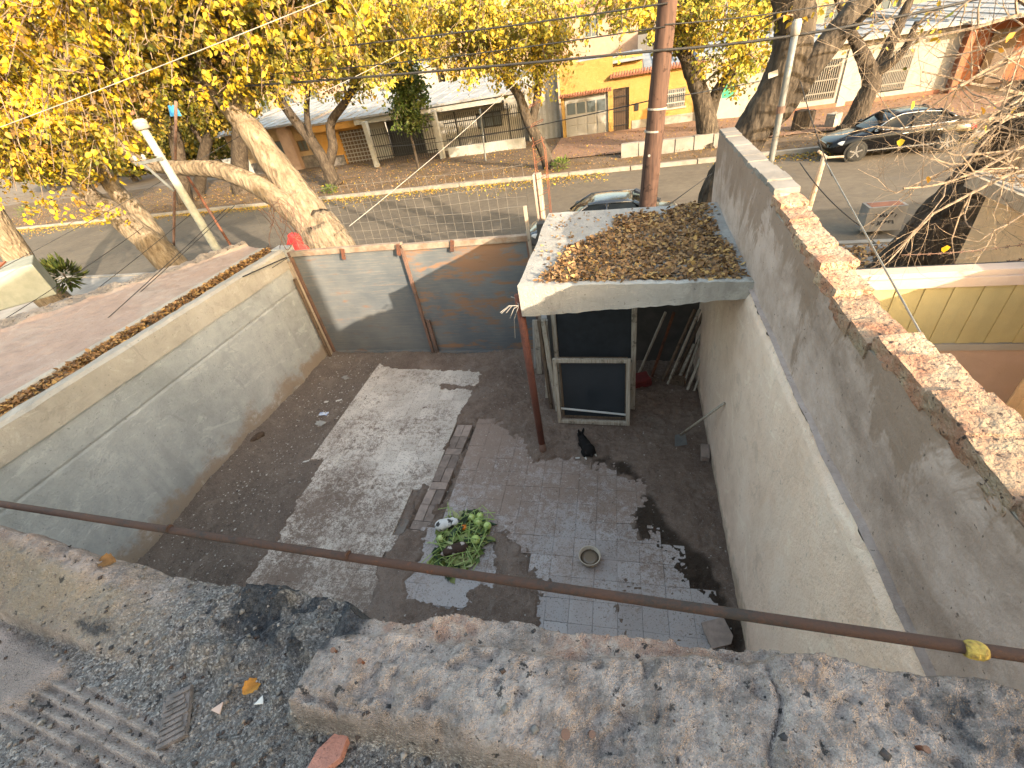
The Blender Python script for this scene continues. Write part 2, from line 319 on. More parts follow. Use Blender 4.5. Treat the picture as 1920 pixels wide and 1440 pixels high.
# ------------------------------------------------------------------ the setting: ground, road, pavements
def slope_poly(name, x0, x1, ya, yb, z, mat, nx=40, ny=6, k=-.05, amp=0.0, **kw):
    xs = np.linspace(x0, x1, nx); t = np.linspace(0, 1, ny); X, T = np.meshgrid(xs, t)
    Y = (ya + (yb - ya) * T) + k * X; Z = np.full_like(X, z) + amp * (fbm(X * .9, Y * .9, 4, 5) - .5)
    return link(name, grid_mesh(name, X, Y, Z), mat, kind='structure', **kw)
g = MB(); g.add([(-700, -300, -.10), (700, -300, -.10), (700, 900, -.10), (-700, 900, -.10)], [(0, 1, 2, 3)]); g.build('ground', MT['ground'], kind='structure')
slope_poly('road', -130, 110, 10.95, 19.85, 0.0, MT['road'])
slope_poly('near_pavement', -90, 60, 7.6, 10.75, .11, MT['walk'], k=0.0 - .05)
slope_poly('far_pavement', -100, 80, 20.1, 29.6, .10, MT['verge'], nx=180, ny=30, amp=.10)
for nm, ya, yb in (('near_kerb', 10.78, 10.95), ('far_kerb', 19.85, 20.05)):
    kb = MB(); n = 60; xs = np.linspace(-90, 60, n + 1)
    for i in range(n):
        a, c = xs[i] + .02, xs[i + 1] - .02; dz = random.uniform(-.015, .015)
        kb.add([(a, ya - .05 * a, -.09), (c, ya - .05 * c, -.09), (c, yb - .05 * c, -.09), (a, yb - .05 * a, -.09), (a, ya - .05 * a, .14 + dz), (c, ya - .05 * c, .14 + dz), (c, yb - .05 * c, .14 + dz), (a, yb - .05 * a, .14 + dz)],
               [(3, 2, 1, 0), (4, 5, 6, 7), (0, 1, 5, 4), (1, 2, 6, 5), (2, 3, 7, 6), (3, 0, 4, 7)])
    kb.build(nm, MT['kerb'], kind='structure')
mb = MB(); mb.add([(-3.9, 23.0, .152), (1.0, 22.6, .152), (6.2, 22.3, .152), (14.5, 21.9, .152), (14.5, 27.3, .158), (6.4, 27.6, .158), (3.5, 28.7, .158), (-3.9, 28.9, .158)], [tuple(range(8))]); mb.build('red_tile_pavement', MT['redwalk'], kind='structure')

# ------------------------------------------------------------------ the yard floor: dirt with tiles showing where it is swept
def poly_dist(px, py, poly):
    """signed distance, negative inside"""
    d = np.full(px.shape, 1e9); ins = np.zeros(px.shape, bool); n = len(poly)
    for i in range(n):
        x0, y0 = poly[i]; x1, y1 = poly[(i + 1) % n]; ex, ey = x1 - x0, y1 - y0; wx, wy = px - x0, py - y0
        t = np.clip((wx * ex + wy * ey) / (ex * ex + ey * ey), 0, 1); d = np.minimum(d, np.hypot(wx - ex * t, wy - ey * t))
        c = ((y0 > py) != (y1 > py)); ins ^= c & (px < (x1 - x0) * (py - y0) / np.where(y1 == y0, 1e-9, (y1 - y0)) + x0)
    return np.where(ins, -d, d)
POLY_L = [(-4.54, 6.14), (-4.0, 6.1), (-2.56, 6.02), (-2.48, 5.64), (-2.56, 5.5), (-2.55, 4.87), (-2.57, 4.06), (-2.52, 3.52), (-2.66, 3.46), (-2.61, 2.87), (-2.72, 2.5), (-2.74, 2.28), (-2.63, 1.92), (-2.6, .6), (-4.2, .6), (-4.25, 2.0), (-4.25, 2.48), (-4.37, 3.36), (-4.48, 4.13), (-4.48, 4.82), (-4.48, 5.68)]
POLY_R = [(-2.23, 4.32), (-2.26, 4.79), (-2.0, 4.77), (-1.55, 4.37), (-1.22, 4.0), (-.73, 4.04), (-.16, 3.78), (.16, 3.71), (.12, 3.46), (0, 3.08), (.09, 2.92), (.23, 2.87), (.46, 2.65), (.64, 2.42), (.81, 2.2), (.8, .6), (-.8, .6), (-.83, 1.98), (-.86, 2.16), (-.69, 2.36), (-.86, 2.39), (-.99, 2.6), (-1.28, 2.83), (-1.51, 2.84), (-1.46, 2.41), (-1.41, 2.23), (-1.59, 2.21), (-1.64, 1.99), (-2.24, 1.97), (-2.27, 2.12), (-2.3, 2.83), (-2.44, 2.85), (-2.3, 3.07), (-2.29, 3.45)]
POLY_B = [(-2.25, 4.7), (-2.56, 4.7), (-2.56, 3.9), (-2.58, 3.3), (-2.58, 2.8), (-2.40, 2.8), (-2.32, 3.2), (-2.29, 3.9)]
POLY_BARE = [(-2.5, 5.64), (-3.25, 5.66), (-3.15, 5.51), (-2.5, 5.5)]
POLY_WET = [(-.40, 4.02), (-.30, 4.12), (.0, 4.0), (.2, 3.80), (.30, 3.5), (.42, 3.12), (.60, 2.91), (.82, 2.58), (1.0, 2.2), (1.0, 1.6), (.85, 2.0), (.54, 2.41), (.25, 2.85), (.05, 3.05), (.14, 3.4), (.14, 3.66), (-.1, 3.85)]
xs = np.arange(-6.02, 1.12, .0165); ys = np.arange(.50, 6.72, .0165); X, Y = np.meshgrid(xs, ys)
dn = fbm(X * 2.2, Y * 2.2, 5, 3); df = fbm(X * 11, Y * 11, 4, 9); dg = vnoise(X * 42, Y * 42, 21)
Z = .018 + .06 * (dn - .5) + .026 * (df - .5) + .02 * (dg - .5) + .012 * (vnoise(X * 27, Y * 27, 22) - .5)
edge = .20 * (fbm(X * 4, Y * 4, 4, 31) - .5) + .16 * (fbm(X * 17, Y * 17, 3, 33) - .5)
for poly, dep, soft in ((POLY_L, .055, .03), (POLY_R, .05, .09), (POLY_B, .075, .03)):
    d = poly_dist(X, Y, poly) + edge * (.55 if poly is not POLY_R else 1.0); Z -= dep * sstep(soft, -.02, d)
Z += .05 * sstep(.03, -.03, poly_dist(X, Y, POLY_BARE) + edge * .5); Z -= .035 * sstep(-4.30, -4.62, X + edge * .6)
wall_heap = np.exp(-((X + 5.95) / .28) ** 2) * .10 + np.exp(-((Y - 6.55) / .25) ** 2) * .06; Z += wall_heap * (.4 + 1.2 * fbm(X * 1.5, Y * 1.5, 3, 8))
Z += .05 * np.exp(-(((X + 1.13) / .2) ** 2 + ((Y - 4.13) / .2) ** 2))
dw = poly_dist(X, Y, POLY_WET) + .28 * (fbm(X * 5, Y * 5, 4, 41) - .5); wet = sstep(.05, -.05, dw) * .95
Z -= .02 * wet
me = grid_mesh('yard_dirt', X, Y, Z); at = me.attributes.new('wet', 'FLOAT', 'POINT'); at.data.foreach_set('value', wet.ravel().astype(np.float32))
yard = link('yard_dirt', me, MT['dirt'], kind='structure')
def zfloor(x, y):
    i = int(np.clip(round((y - .50) / .0165), 0, Z.shape[0] - 1)); j = int(np.clip(round((x + 6.02) / .0165), 0, Z.shape[1] - 1)); return float(Z[i, j])
def tile_field(name, mat, x0, x1, y0, y1, s, poly, rot, grow, bedpoly):
    bed = MB(); bed.prism(bedpoly, -.099, -.034); par = bed.build(name, MT['grout'], kind='structure')
    t = MB(); q = s / 2 - .0014; t.box(-q, q, -q, q, -.03, 0); tm = t.mesh('tile'); tm.materials.append(mat)
    cx, cy = (x0 + x1) / 2, (y0 + y1) / 2; n = 0; cr, sr = math.cos(rot), math.sin(rot)
    nx, ny = int((x1 - x0) / s) + 4, int((y1 - y0) / s) + 2
    for j in range(-ny // 2, ny // 2 + 1):
        for i in range(-nx // 2, nx // 2 + 1):
            u, v = i * s, j * s; x = cx + u * cr - v * sr; y = cy + u * sr + v * cr
            if y < 1.3: continue
            d = poly_dist(np.array([x]), np.array([y]), poly)[0]
            if d > grow or (poly is POLY_L and 2.75 < y < 4.8 and x > -2.655) or (poly is POLY_R and y > 2.9 and x < -2.165): continue
            o = bpy.data.objects.new('tile', tm); COL.objects.link(o); o.parent = par
            o.location = (x, y, random.uniform(-.0055, -.001)); o.rotation_euler = (random.uniform(-.011, .011), random.uniform(-.011, .011), rot + random.uniform(-.008, .008)); n += 1
    return par, n
_, na = tile_field('white_tiled_path', MT['tileL'], -4.75, -2.42, .7, 6.2, .232, POLY_L, .03, .10, [(-4.22, .7), (-2.7, .7), (-2.62, 3.4), (-2.6, 6.05), (-4.48, 6.05), (-4.38, 3.6)])
_, nb_ = tile_field('grey_tiled_floor', MT['tileR'], -2.30, .95, .7, 4.8, .232, POLY_R, .03, .14, [(-2.2, .7), (.7, .7), (.6, 2.3), (.05, 2.9), (.1, 3.7), (-1.3, 4.0), (-2.2, 4.4)])
# a strip of paving bricks between the two tiled areas
bed = MB(); bed.prism([(-2.56, 2.6), (-2.34, 2.6), (-2.29, 4.66), (-2.55, 4.66)], -.098, -.05); pb = bed.build('brick_paving_strip', MT['grout'], kind='structure')
bm1 = MB(); bm1.box(-.058, .058, -.12, .12, -.06, 0); bme = bm1.mesh('brick'); bme.materials.append(MT['brickp'])
def brickp(x, y, r):
    o = bpy.data.objects.new('brick', bme); COL.objects.link(o); o.parent = pb; o.location = (x, y, random.uniform(-.014, -.004)); o.rotation_euler = (random.uniform(-.02, .02), random.uniform(-.02, .02), r + random.uniform(-.03, .03))
y = 4.64; k = 0
while y > 2.7:
    cxm = -2.42 - (4.6 - y) * .012
    if k % 3 == 2: brickp(cxm, y - .058, math.pi / 2); y -= .126
    else: brickp(cxm - .063, y - .12, 0); brickp(cxm + .063, y - .12, 0); y -= .25
    k += 1
# broken paving flags by the parapet foot
def flag(x, y, sx, sy, rz, z=.004, mat='tileR', tilt=(0, 0), label=None, cat=None):
    f = MB(); pts = [(-sx, -sy), (sx * .55, -sy), (sx, -sy * .5), (sx * .97, sy), (-sx * .9, sy * .98), (-sx, sy * .2)]; f.prism(pts, -.022, 0)
    o = f.build('loose_tile', MT[mat], bevel=.002, label=label, cat=cat); o.location = (x, y, z); o.rotation_euler = (tilt[0], tilt[1], rz); return o
flag(.80, 2.03, .11, .11, .35, .05, 'brickp', (.06, -.08), 'loose square tile lying in the dirt at the foot of the cream wall', 'tile')
flag(-1.78, 2.08, .30, .16, .05, .008, 'tileR', (.004, .004), 'flat grey paving slab with a chipped corner below the heap of greens', 'slab')

# ------------------------------------------------------------------ left boundary wall
def sheet(fn, us, vs, name, mat, parent=None, **kw):
    U, V = np.meshgrid(us, vs); X_, Y_, Z_ = fn(U, V); return link(name, grid_mesh(name, X_, Y_, Z_), mat, parent, **kw)
wl = empty('boundary_wall', (-5.96, 3.5, 0), 'long grey cement wall on the left side of the yard with a mud-stained foot', 'wall')
inv = Matrix.Translation((5.96, -3.5, 0))
def under(o, par):
    o.parent = par; o.matrix_parent_inverse = par.matrix_basis.inverted(); return o
mb = MB(); mb.box(-6.24, -5.975, .3, 6.62, -.1, 1.93); under(mb.build('wall_core', MT['wallL']), wl)
o = sheet(lambda u, v: (-5.962 + .012 * fbm(u * 1.3, v * 1.3, 4, 2) + .02 * sstep(.35, .0, v) * fbm(u * 3, v * 3, 3, 4) - .016 * np.exp(-((v - 1.55 - .02 * fbm(u, v, 2, 5)) / .012) ** 2), u, v), np.linspace(.3, 6.62, 420), np.linspace(-.08, 1.95, 130), 'rendered_face', MT['wallL']); under(o, wl)
mb = MB(); n = 44; ys_ = np.linspace(.3, 6.55, n + 1)
v = []; f = []
for i, yy in enumerate(ys_):
    j = random.uniform(-.007, .007); jj = random.uniform(-.008, .008)
    v += [(-5.935 + j, yy, 1.93), (-5.945 + j, yy, 2.235 + jj * .4), (-6.0 + j, yy, 2.265 + jj), (-6.21 + jj, yy, 2.235 + j), (-6.26, yy, 1.9)]
f = [(i * 5 + k, i * 5 + (k + 1) % 5, (i + 1) * 5 + (k + 1) % 5, (i + 1) * 5 + k) for i in range(n) for k in range(5)] + [(4, 3, 2, 1, 0), tuple(n * 5 + k for k in range(5))]
mb.add(v, f); under(mb.build('coping', MT['capL']), wl)
mb = MB(); mb.box(-6.2, -5.90, 6.56, 6.80, -.1, 2.27, jit=.008); under(mb.build('end_pillar', MT['wallL'], bevel=.012), wl)
# ------------------------------------------------------------------ neighbour's flat roof on the left with its leaf-filled gutter
rl = empty('neighbour_roof', (-8, 4, 0), 'low pinkish plastered roof slab left of the grey wall, crumbling along its far edge', 'roof')
pink = m_plaster('pink_roof_plaster', (.27, .20, .17), (.345, .262, .222), (.38, .325, .285), None, streak=.2); crumb = plain('crumbled_roof_edge', (.33, .295, .268), (.21, .185, .165), 5, .95, bstr=1.0, bscale=22, bdist=.06, speck=(16, .6, (.10, .085, .075)))
A0, A1 = np.array([-7.02, 6.9]), np.array([-9.6, 3.55])                # far edge of the roof, gate end to house end
def roof_pt(u, v):                                                     # u along, v from the gutter (0) to the far edge (1)
    gx = -6.50 + 0 * u; gy = 6.75 - 5.3 * u; fx = A0[0] + (A1[0] - A0[0]) * u * 1.75; fy = A0[1] + (A1[1] - A0[1]) * u * 1.75
    x = gx + (fx - gx) * v; y = gy + (fy - gy) * v
    z = 2.24 + .05 * v + .035 * (fbm(x * 2, y * 2, 4, 61) - .5) + sstep(.80, .93, v) * (.05 + .14 * (fbm(x * 6, y * 6, 4, 63) - .4)) + .02 * (fbm(x * 16, y * 16, 3, 65) - .5)
    return x, y, z
o = sheet(roof_pt, np.linspace(0, 1, 260), np.linspace(0, .86, 90), 'roof_surface', pink); under(o, rl)
o = sheet(lambda u, v: roof_pt(u, v), np.linspace(0, 1, 260), np.linspace(.86, 1, 40), 'crumbling_edge', crumb); under(o, rl)
o = sheet(lambda u, v: (lambda a: (a[0] - .0 * v, a[1] + .002, np.where(v > .5, a[2], -.1)))(roof_pt(u, 1.0 + 0 * u)), np.linspace(0, 1, 120), np.array([0., 1.]), 'street_face', pink); under(o, rl)
mb = MB(); mb.box(-6.52, -6.24, 1.2, 6.55, 2.02, 2.10); under(mb.build('gutter_bed', crumb), rl)
mb = MB(); mb.box(-6.60, -6.48, 1.2, 6.75, 1.95, 2.262, jit=.01); under(mb.build('gutter_kerb', MT['capL'], bevel=.015), rl)
# white parapet block with a terracotta band at the far left, and bollard-like post beside the mast
wb = empty('parapet_block', PZ(20, 560, 2.3), 'white block with a terracotta band at the left edge beyond the pink roof', 'parapet')
c0 = PZ(85, 525, 2.3); mb = MB(); mb.prism([(c0.x, c0.y), (c0.x - .9, c0.y + .62), (c0.x - 2.3, c0.y - .9), (c0.x - 1.25, c0.y - 1.3)], 2.0, 2.62); under(mb.build('block', plain('white_limewash', (.28, .295, .26), (.22, .235, .205), 5, .9), bevel=.02), wb)
mb = MB(); mb.bar((c0.x - .42, c0.y - .50, 2.632), (c0.x - 1.15, c0.y + .2, 2.632), .13, .03); under(mb.build('terracotta_band', plain('terracotta', (.42, .14, .07), (.3, .1, .05), 6, .85)), wb)

# ------------------------------------------------------------------ street gate, two steel leaves
GY = 6.62
gt = empty('street_gate', (-3.7, GY, 0), 'rusty blue-grey sheet steel gate with two leaves at the back of the yard', 'gate')
def leaf_panel(x0, x1, y, z0, z1, mat, name, seed):
    o = sheet(lambda u, v: (u, y - .012 * np.sin((u - x0) / (x1 - x0) * math.pi * 3 + seed) * .6 - .02 * (fbm(u * .9, v * .9, 3, seed) - .5), v), np.linspace(x0, x1, 60), np.linspace(z0, z1, 60), name, mat); return under(o, gt)
leaf_panel(-5.86, -3.66, GY + .00, .06, 2.12, MT['gateA'], 'gate_leaf', 3)
leaf_panel(-3.62, -1.52, GY - .035, .05, 2.10, MT['gateB'], 'gate_leaf', 8)
def part_box(par, name, mat, *b, **kw):
    m_ = MB(); m_.box(*b, jit=kw.pop('jit', 0)); return under(m_.build(name, mat, **kw), par)
part_box(gt, 'top_rail', MT['rail'], -5.88, -3.66, GY - .05, GY + .04, 2.12, 2.21, jit=.004); part_box(gt, 'top_rail', MT['rail'], -3.63, -1.50, GY - .085, GY + .01, 2.10, 2.19, jit=.004)
part_box(gt, 'meeting_stile', MT['gatef'], -3.67, -3.62, GY - .09, GY - .045, .03, 2.14); part_box(gt, 'drop_bolt', MT['gatef'], -3.58, -3.52, GY - .10, GY - .06, .04, .78)
part_box(gt, 'hinge_stile', MT['gatef'], -5.91, -5.85, GY - .05, GY + .02, .03, 2.2); part_box(gt, 'hinge_stile', MT['gatef'], -1.54, -1.48, GY - .08, GY - .03, .03, 2.16)
part_box(gt, 'bottom_rail', MT['gateA'], -5.84, -3.68, GY - .035, GY + .03, .02, .09); part_box(gt, 'bottom_rail', MT['gateB'], -3.60, -1.55, GY - .075, GY - .02, .02, .09)
for hx in (-4.75, -3.70, -2.75):
    m_ = MB(); m_.box(hx - .03, hx + .03, GY - .112, GY - .09, 2.03, 2.215, Matrix.Translation((hx, GY, 2.1)) @ Matrix.Rotation(.25, 4, 'Y') @ Matrix.Translation((-hx, -GY, -2.1))); under(m_.build('rusty_bracket', MT['rust']), gt)
m_ = MB(); m_.box(-6.0, -1.3, GY - .11, GY + .35, -.1, .028, jit=.01); m_.build('gate_sill', MT['kerb'], kind='structure', bevel=.015)
# old timber planks standing in the corner by the left gate post
for i, (dx, w, h) in enumerate(((.0, .07, 2.05), (.075, .05, 1.75))):
    m_ = MB(); m_.bar((-5.90 + dx * .4, 6.50 - dx, .02), (-5.925 + dx * .4, 6.545 - dx, h), w, .045); m_.build('timber_batten', MT['darkwood'] if i else MT['polew'], label=('pale batten standing in the corner against the gate end of the grey wall', 'brown batten in front of the pale one in the grey wall corner')[i], cat='batten')
# welded wire mesh above the gate
wm = empty('wire_mesh_fence', (-3.9, GY + .1, 2.2), 'welded wire mesh standing above the steel gate', 'fence')
m_ = MB(); x0, x1 = -6.35, -1.50
def mz(x): return 3.22 - .10 * (x - x0) / (x1 - x0) + .03 * math.sin(x * 3)
for i in range(33):
    x = x0 + (x1 - x0) * i / 32; m_.tube([(x, GY + .12, 2.0), (x + .01, GY + .14 + .02 * math.sin(i), 2.7), (x + random.uniform(-.01, .01), GY + .16, mz(x))], .0019, 4, False)
meshm = plain('dull_mesh_wire', (.21, .19, .165), (.15, .13, .115), 5, .6); under(m_.build('vertical_wires', meshm), wm)
m_ = MB()
for j in range(8):
    z = 2.12 + .145 * j; m_.tube([(x0 + (x1 - x0) * i / 14, GY + .13 + .015 * math.sin(i * .8 + j), min(z + .012 * math.sin(i * 1.3 + j), mz(x0 + (x1 - x0) * i / 14))) for i in range(15)], .0019, 4, False)
under(m_.build('horizontal_wires', meshm), wm)
m_ = MB()
for k in range(5):
    c = P(520 + 8 * k, 430 - 4 * k, GY + .1 - .05 * k); ph = random.uniform(0, 6)
    m_.tube([(c.x + .26 * math.cos(a + ph) + .05 * math.sin(3 * a), c.y + .18 * math.sin(a + ph) * (1 if k % 2 else -.6), c.z + .38 * math.sin(a * (1 + .1 * k)) + random.uniform(-.03, .03)) for a in np.linspace(0, 7.2, 26)], .006, 5, False)
under(m_.build('wire_coil', MT['gatef']), wm)
# red bundle on the pavement just behind the gate
rb = P(556, 452, 7.6); m_ = MB(); n = 14
for j in range(9):
    for i in range(n):
        a = 2 * math.pi * i / n; t = j / 8; r = math.sin(math.pi * (.08 + .86 * t)) ** .6
        m_.v.append((rb.x + .33 * r * math.cos(a) * random.uniform(.85, 1.1), rb.y + .3 * r * math.sin(a) * random.uniform(.85, 1.1), rb.z - .95 + 1.08 * t + random.uniform(-.03, .03)))
m_.f = [(j * n + i, j * n + (i + 1) % n, (j + 1) * n + (i + 1) % n, (j + 1) * n + i) for j in range(8) for i in range(n)] + [tuple(range(n - 1, -1, -1)), tuple(8 * n + i for i in range(n))]; m_.m = [0] * len(m_.f); m_.n = len(m_.v)
m_.build('wrapped_bundle', plain('red_plastic_sheet', (.62, .035, .03), (.4, .02, .02), 5, .4), smooth=False, label='bright red wrapped bundle standing behind the gate beside the tree trunk', cat='bundle')

# ------------------------------------------------------------------ post with reinforcing bars at the right end of the gate
cp = empty('gate_post', (-1.38, 6.66, 0), 'pale weathered post with bare reinforcing bars above the right end of the gate', 'post')
pt = P(1006, 325, 6.68); m_ = MB(); m_.bar((pt.x + .02, 6.68, 0), (pt.x, 6.68, pt.z), .115, .12); under(m_.build('shaft', MT['polew'], bevel=.01), cp)
m_ = MB(); tops = []
for dx, dy in ((-.02, -.05), (.135, -.05), (-.02, .07), (.135, .07)):
    m_.tube([(pt.x + dx * .9 + .03, 6.66 + dy, 2.2), (pt.x + dx + .02, 6.66 + dy, 3.3), (pt.x + dx + random.uniform(-.02, .03), 6.66 + dy, pt.z + .42 + random.uniform(-.08, .06))], .0065, 6)
for k in range(7):
    z = 2.5 + k * .22; m_.tube([(pt.x + .0, 6.61, z), (pt.x + .155, 6.61, z + .05), (pt.x + .155, 6.73, z + .06), (pt.x + .0, 6.73, z + .02), (pt.x, 6.61, z)], .004, 5)
under(m_.build('reinforcing_bars', MT['rust']), cp)
m_ = MB(); m_.bar((-1.47, 6.55, 0), (-1.49, 6.55, 2.62), .045, .05); m_.build('timber_batten', MT['polew'], label='narrow pale batten upright between the gate and the weathered post', cat='batten')

# ------------------------------------------------------------------ right boundary wall
wr = empty('boundary_wall', (1.15, 3.6, 0), 'tall wall on the right with cream plaster below and broken bricks along its top', 'wall')
YE = 6.62
def led(u): return 2.43 + .025 * np.sin(u * 1.7) + .05 * (fbm(u * 2.2, u * 0 + 1, 4, 71) - .5)
o = sheet(lambda u, v: (1.022 - .010 * fbm(u * 1.6, v * 1.6, 4, 12) - .006 * fbm(u * 14, v * 14, 3, 13) + .05 * sstep(.965, 1.0, v) * fbm(u * 9, u * 0, 3, 73) + 0 * v, u, -.08 + (led(u) + .08) * v), np.linspace(.4, YE, 420), np.linspace(0, 1, 150), 'plaster_coat', MT['wallR']); under(o, wr)
o = sheet(lambda u, v: (1.022 + .085 * v + .0 * u, u, led(u) + .02 * v * fbm(u * 12, v * 3, 3, 75) + .012 * (1 - v)), np.linspace(.4, YE, 420), np.linspace(0, 1, 6), 'plaster_edge', MT['wallRu']); under(o, wr)
def topz(u): return 3.16 + .03 * (fbm(u * 1.4, u * 0 + 3, 3, 81) - .5) + .022 * (fbm(u * 9, u * 0 + 5, 4, 82) - .5) + .10 * sstep(3.7, 3.9, u) - .10 * np.exp(-((u - 2.25) / .5) ** 2)
o = sheet(lambda u, v: (1.070 - .012 * fbm(u * 1.8, v * 1.8, 4, 15) - .006 * fbm(u * 16, v * 16, 3, 16), u, 2.38 + (topz(u) - 2.38) * v), np.linspace(.4, YE, 420), np.linspace(0, 1, 90), 'render_coat', MT['wallRu']); under(o, wr)
m_ = MB(); n = 110; uu = np.linspace(.4, YE, n + 1); v = []
for u in uu:
    tz = float(topz(np.array([u]))[0]); e = random.uniform(-.008, .008)
    v += [(1.082, u, -.1), (1.0665, u, tz - .004), (1.10 + e, u, tz + .006 + e), (1.225, u, tz - .015 + e), (1.235, u, -.1)]
m_.add(v, [(i * 5 + k, i * 5 + (k + 1) % 5, (i + 1) * 5 + (k + 1) % 5, (i + 1) * 5 + k) for i in range(n) for k in range(5)] + [(4, 3, 2, 1, 0), tuple(n * 5 + k for k in range(5))])
under(m_.build('wall_core', MT['mortart']), wr)
def chunk(name, mat, par, loc, sz, rz, seed, rough=.16, res=4, tilt=(0, 0), bev=0.0):
    bm = bmesh.new(); bmesh.ops.create_cube(bm, size=1.0); bmesh.ops.subdivide_edges(bm, edges=bm.edges[:], cuts=res, use_grid_fill=True); R = random.Random(seed)
    for vv in bm.verts:
        d = vv.co.copy(); k = 1 + rough * (fbm(np.array([d.x * 3 + seed]), np.array([d.y * 3 + d.z * 2.1]), 3, seed)[0] - .5) * 2
        c = max(abs(d.x), abs(d.y)); k *= 1 - .10 * max(0, c + abs(d.z) - .78)
        vv.co = Vector((d.x * k * sz[0], d.y * k * sz[1], d.z * k * sz[2])) + Vector((R.uniform(-1, 1), R.uniform(-1, 1), R.uniform(-1, 1))) * rough * .06 * min(sz)
    me = bpy.data.meshes.new(name); bm.to_mesh(me); bm.free(); me.materials.append(mat)
    o = bpy.data.objects.new(name, me); COL.objects.link(o); o.location = loc; o.rotation_euler = (tilt[0], tilt[1], rz)
    if par is not None: under(o, par)
    return o
yy = .62; k = 0
while yy < 3.78:
    L = random.uniform(.20, .27); tz = float(topz(np.array([yy + L / 2]))[0])
    chunk('brick', MT['brickt'], wr, (1.150 + random.uniform(-.006, .008), yy + L / 2, tz + .010 + random.uniform(-.012, .02)), (random.uniform(.172, .195), L * 1.06, .085), random.uniform(-.06, .06), 100 + k, .15, 8, (random.uniform(-.05, .05), random.uniform(-.06, .06))); yy += L + random.uniform(.0, .012); k += 1
while yy < YE - .1:
    L = random.uniform(.22, .26); tz = float(topz(np.array([yy + L / 2]))[0]); chunk('brick', MT['walk'], wr, (1.150, yy + L / 2, tz + .004), (.175, L, .05), 0, 160 + k, .08, 4); yy += L + .012; k += 1

# ------------------------------------------------------------------ canopy slab with its leaf litter
sl = empty('canopy_slab', (0, 5, 2.4), 'thick concrete canopy slab covered with dry leaves against the right wall', 'canopy')
def slab_pt(u, v):
    x = -1.10 + 2.165 * u + (0.02 * (fbm(v * 6, u * 0, 3, 85) - .5) - .03 * np.sin(v * 9) * .3) * (u < .02); y = 4.06 - .10 * u + (2.22) * v
    return x, y, 2.515 - .02 * u + .05 * v + .018 * (fbm(x * 3, y * 3, 4, 86) - .5)
o = sheet(slab_pt, np.linspace(0, 1, 90), np.linspace(0, 1, 90), 'slab_top', MT['conc']); under(o, sl)
m_ = MB(); n = 40; v = []
for i in range(n + 1):
    u = i / n; x, y, z = [float(q) for q in slab_pt(np.array([u]), np.array([0.0]))]; th = .335 - .19 * u; e = random.uniform(-.006, .006)
    v += [(x, y - .035, z + .022 + e), (x, y + .07, z + .012 + e), (x, y + .09, z - .12), (x, y - .028 + e * .5, z - th + e)]
m_.add(v, [(i * 4 + k, i * 4 + (k + 1) % 4, (i + 1) * 4 + (k + 1) % 4, (i + 1) * 4 + k) for i in range(n) for k in range(4)] + [(3, 2, 1, 0), tuple(n * 4 + k for k in range(4))])
under(m_.build('edge_beam', MT['fascia']), sl)
m_ = MB(); m_.prism([(-1.09, 4.07), (1.06, 3.98), (1.06, 6.18), (-1.08, 6.28)], 2.37, 2.488); under(m_.build('slab_body', MT['conc']), sl)
# bare wires and rubble at the broken corner
m_ = MB(); c = Vector((-1.12, 4.06, 2.30))
for k in range(7):
    d = Vector((random.uniform(-.22, -.02), random.uniform(-.12, .1), random.uniform(-.18, .1))); m_.tube([c, c + d * .5 + Vector((0, 0, .04)), c + d], .004, 4)
m_.tube([c, c + Vector((-.07, -.02, -.15)), c + Vector((-.10, 0, -.40))], .004, 4); under(m_.build('bent_wires', MT['wireg']), sl)
# brown steel post under the free corner
po = empty('support_post', (-1.12, 4.12, 0), 'slanting red-brown steel post carrying the free corner of the canopy', 'post')
m_ = MB(); m_.tube([(-1.115, 4.13, -.02), (-1.12, 4.12, 1.2), (-1.125, 4.11, 2.40)], .044, 12); under(m_.build('shaft', MT['rustpost'], smooth=True), po)
m_ = MB(); m_.tube([(-1.115, 4.13, -.03), (-1.115, 4.13, .20)], .047, 12); under(m_.build('worn_foot', MT['gatef'], smooth=True), po)
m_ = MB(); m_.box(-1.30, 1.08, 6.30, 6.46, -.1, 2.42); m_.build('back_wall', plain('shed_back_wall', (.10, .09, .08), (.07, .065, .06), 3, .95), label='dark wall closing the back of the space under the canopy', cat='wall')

# ------------------------------------------------------------------ things stored under the canopy
def leaning_frame(name, bl, br, h, lean, w, th, mat, panel, label, bars=(), z0=.03, mid=None):
    """rectangular frame whose foot runs bl-br and whose top leans away (+y) by lean"""
    e = empty(name, ((bl[0] + br[0]) / 2, (bl[1] + br[1]) / 2, z0), label, 'frame' if panel is None else 'screen')
    d = Vector((br[0] - bl[0], br[1] - bl[1], 0)); L = d.length; d.normalize(); up = Vector((0, lean, h)); hh = up.length; up.normalize(); nr = d.cross(up)
    M4 = Matrix((d, nr, up)).transposed().to_4x4(); M4.translation = Vector((bl[0], bl[1], z0))
    def bx(nm, x0, x1, za, zb, t=th, m=mat, y=0.0):
        q = MB(); q.box(x0, x1, y - t / 2, y + t / 2, za, zb, jit=.0015); me = q.mesh(nm); me.materials.append(m); o = bpy.data.objects.new(nm, me); COL.objects.link(o); o.matrix_world = M4; o.parent = e; o.matrix_parent_inverse = e.matrix_basis.inverted()
        bv = o.modifiers.new('b', 'BEVEL'); bv.width = .004; bv.segments = 1; return o
    bx('stile', 0, w, 0, hh); bx('stile', L - w, L, 0, hh); bx('bottom_rail', w, L - w, 0, w); bx('top_rail', w, L - w, hh - w, hh)
    if panel: bx('panel', w, L - w, w, hh - w, .008, panel)
    for z in bars: bx('cross_bar', w, L - w, z, z + .022, .012, MT['wireg'])
    if mid: bx('cross_rail', w, L - w, mid, mid + w)
    return e
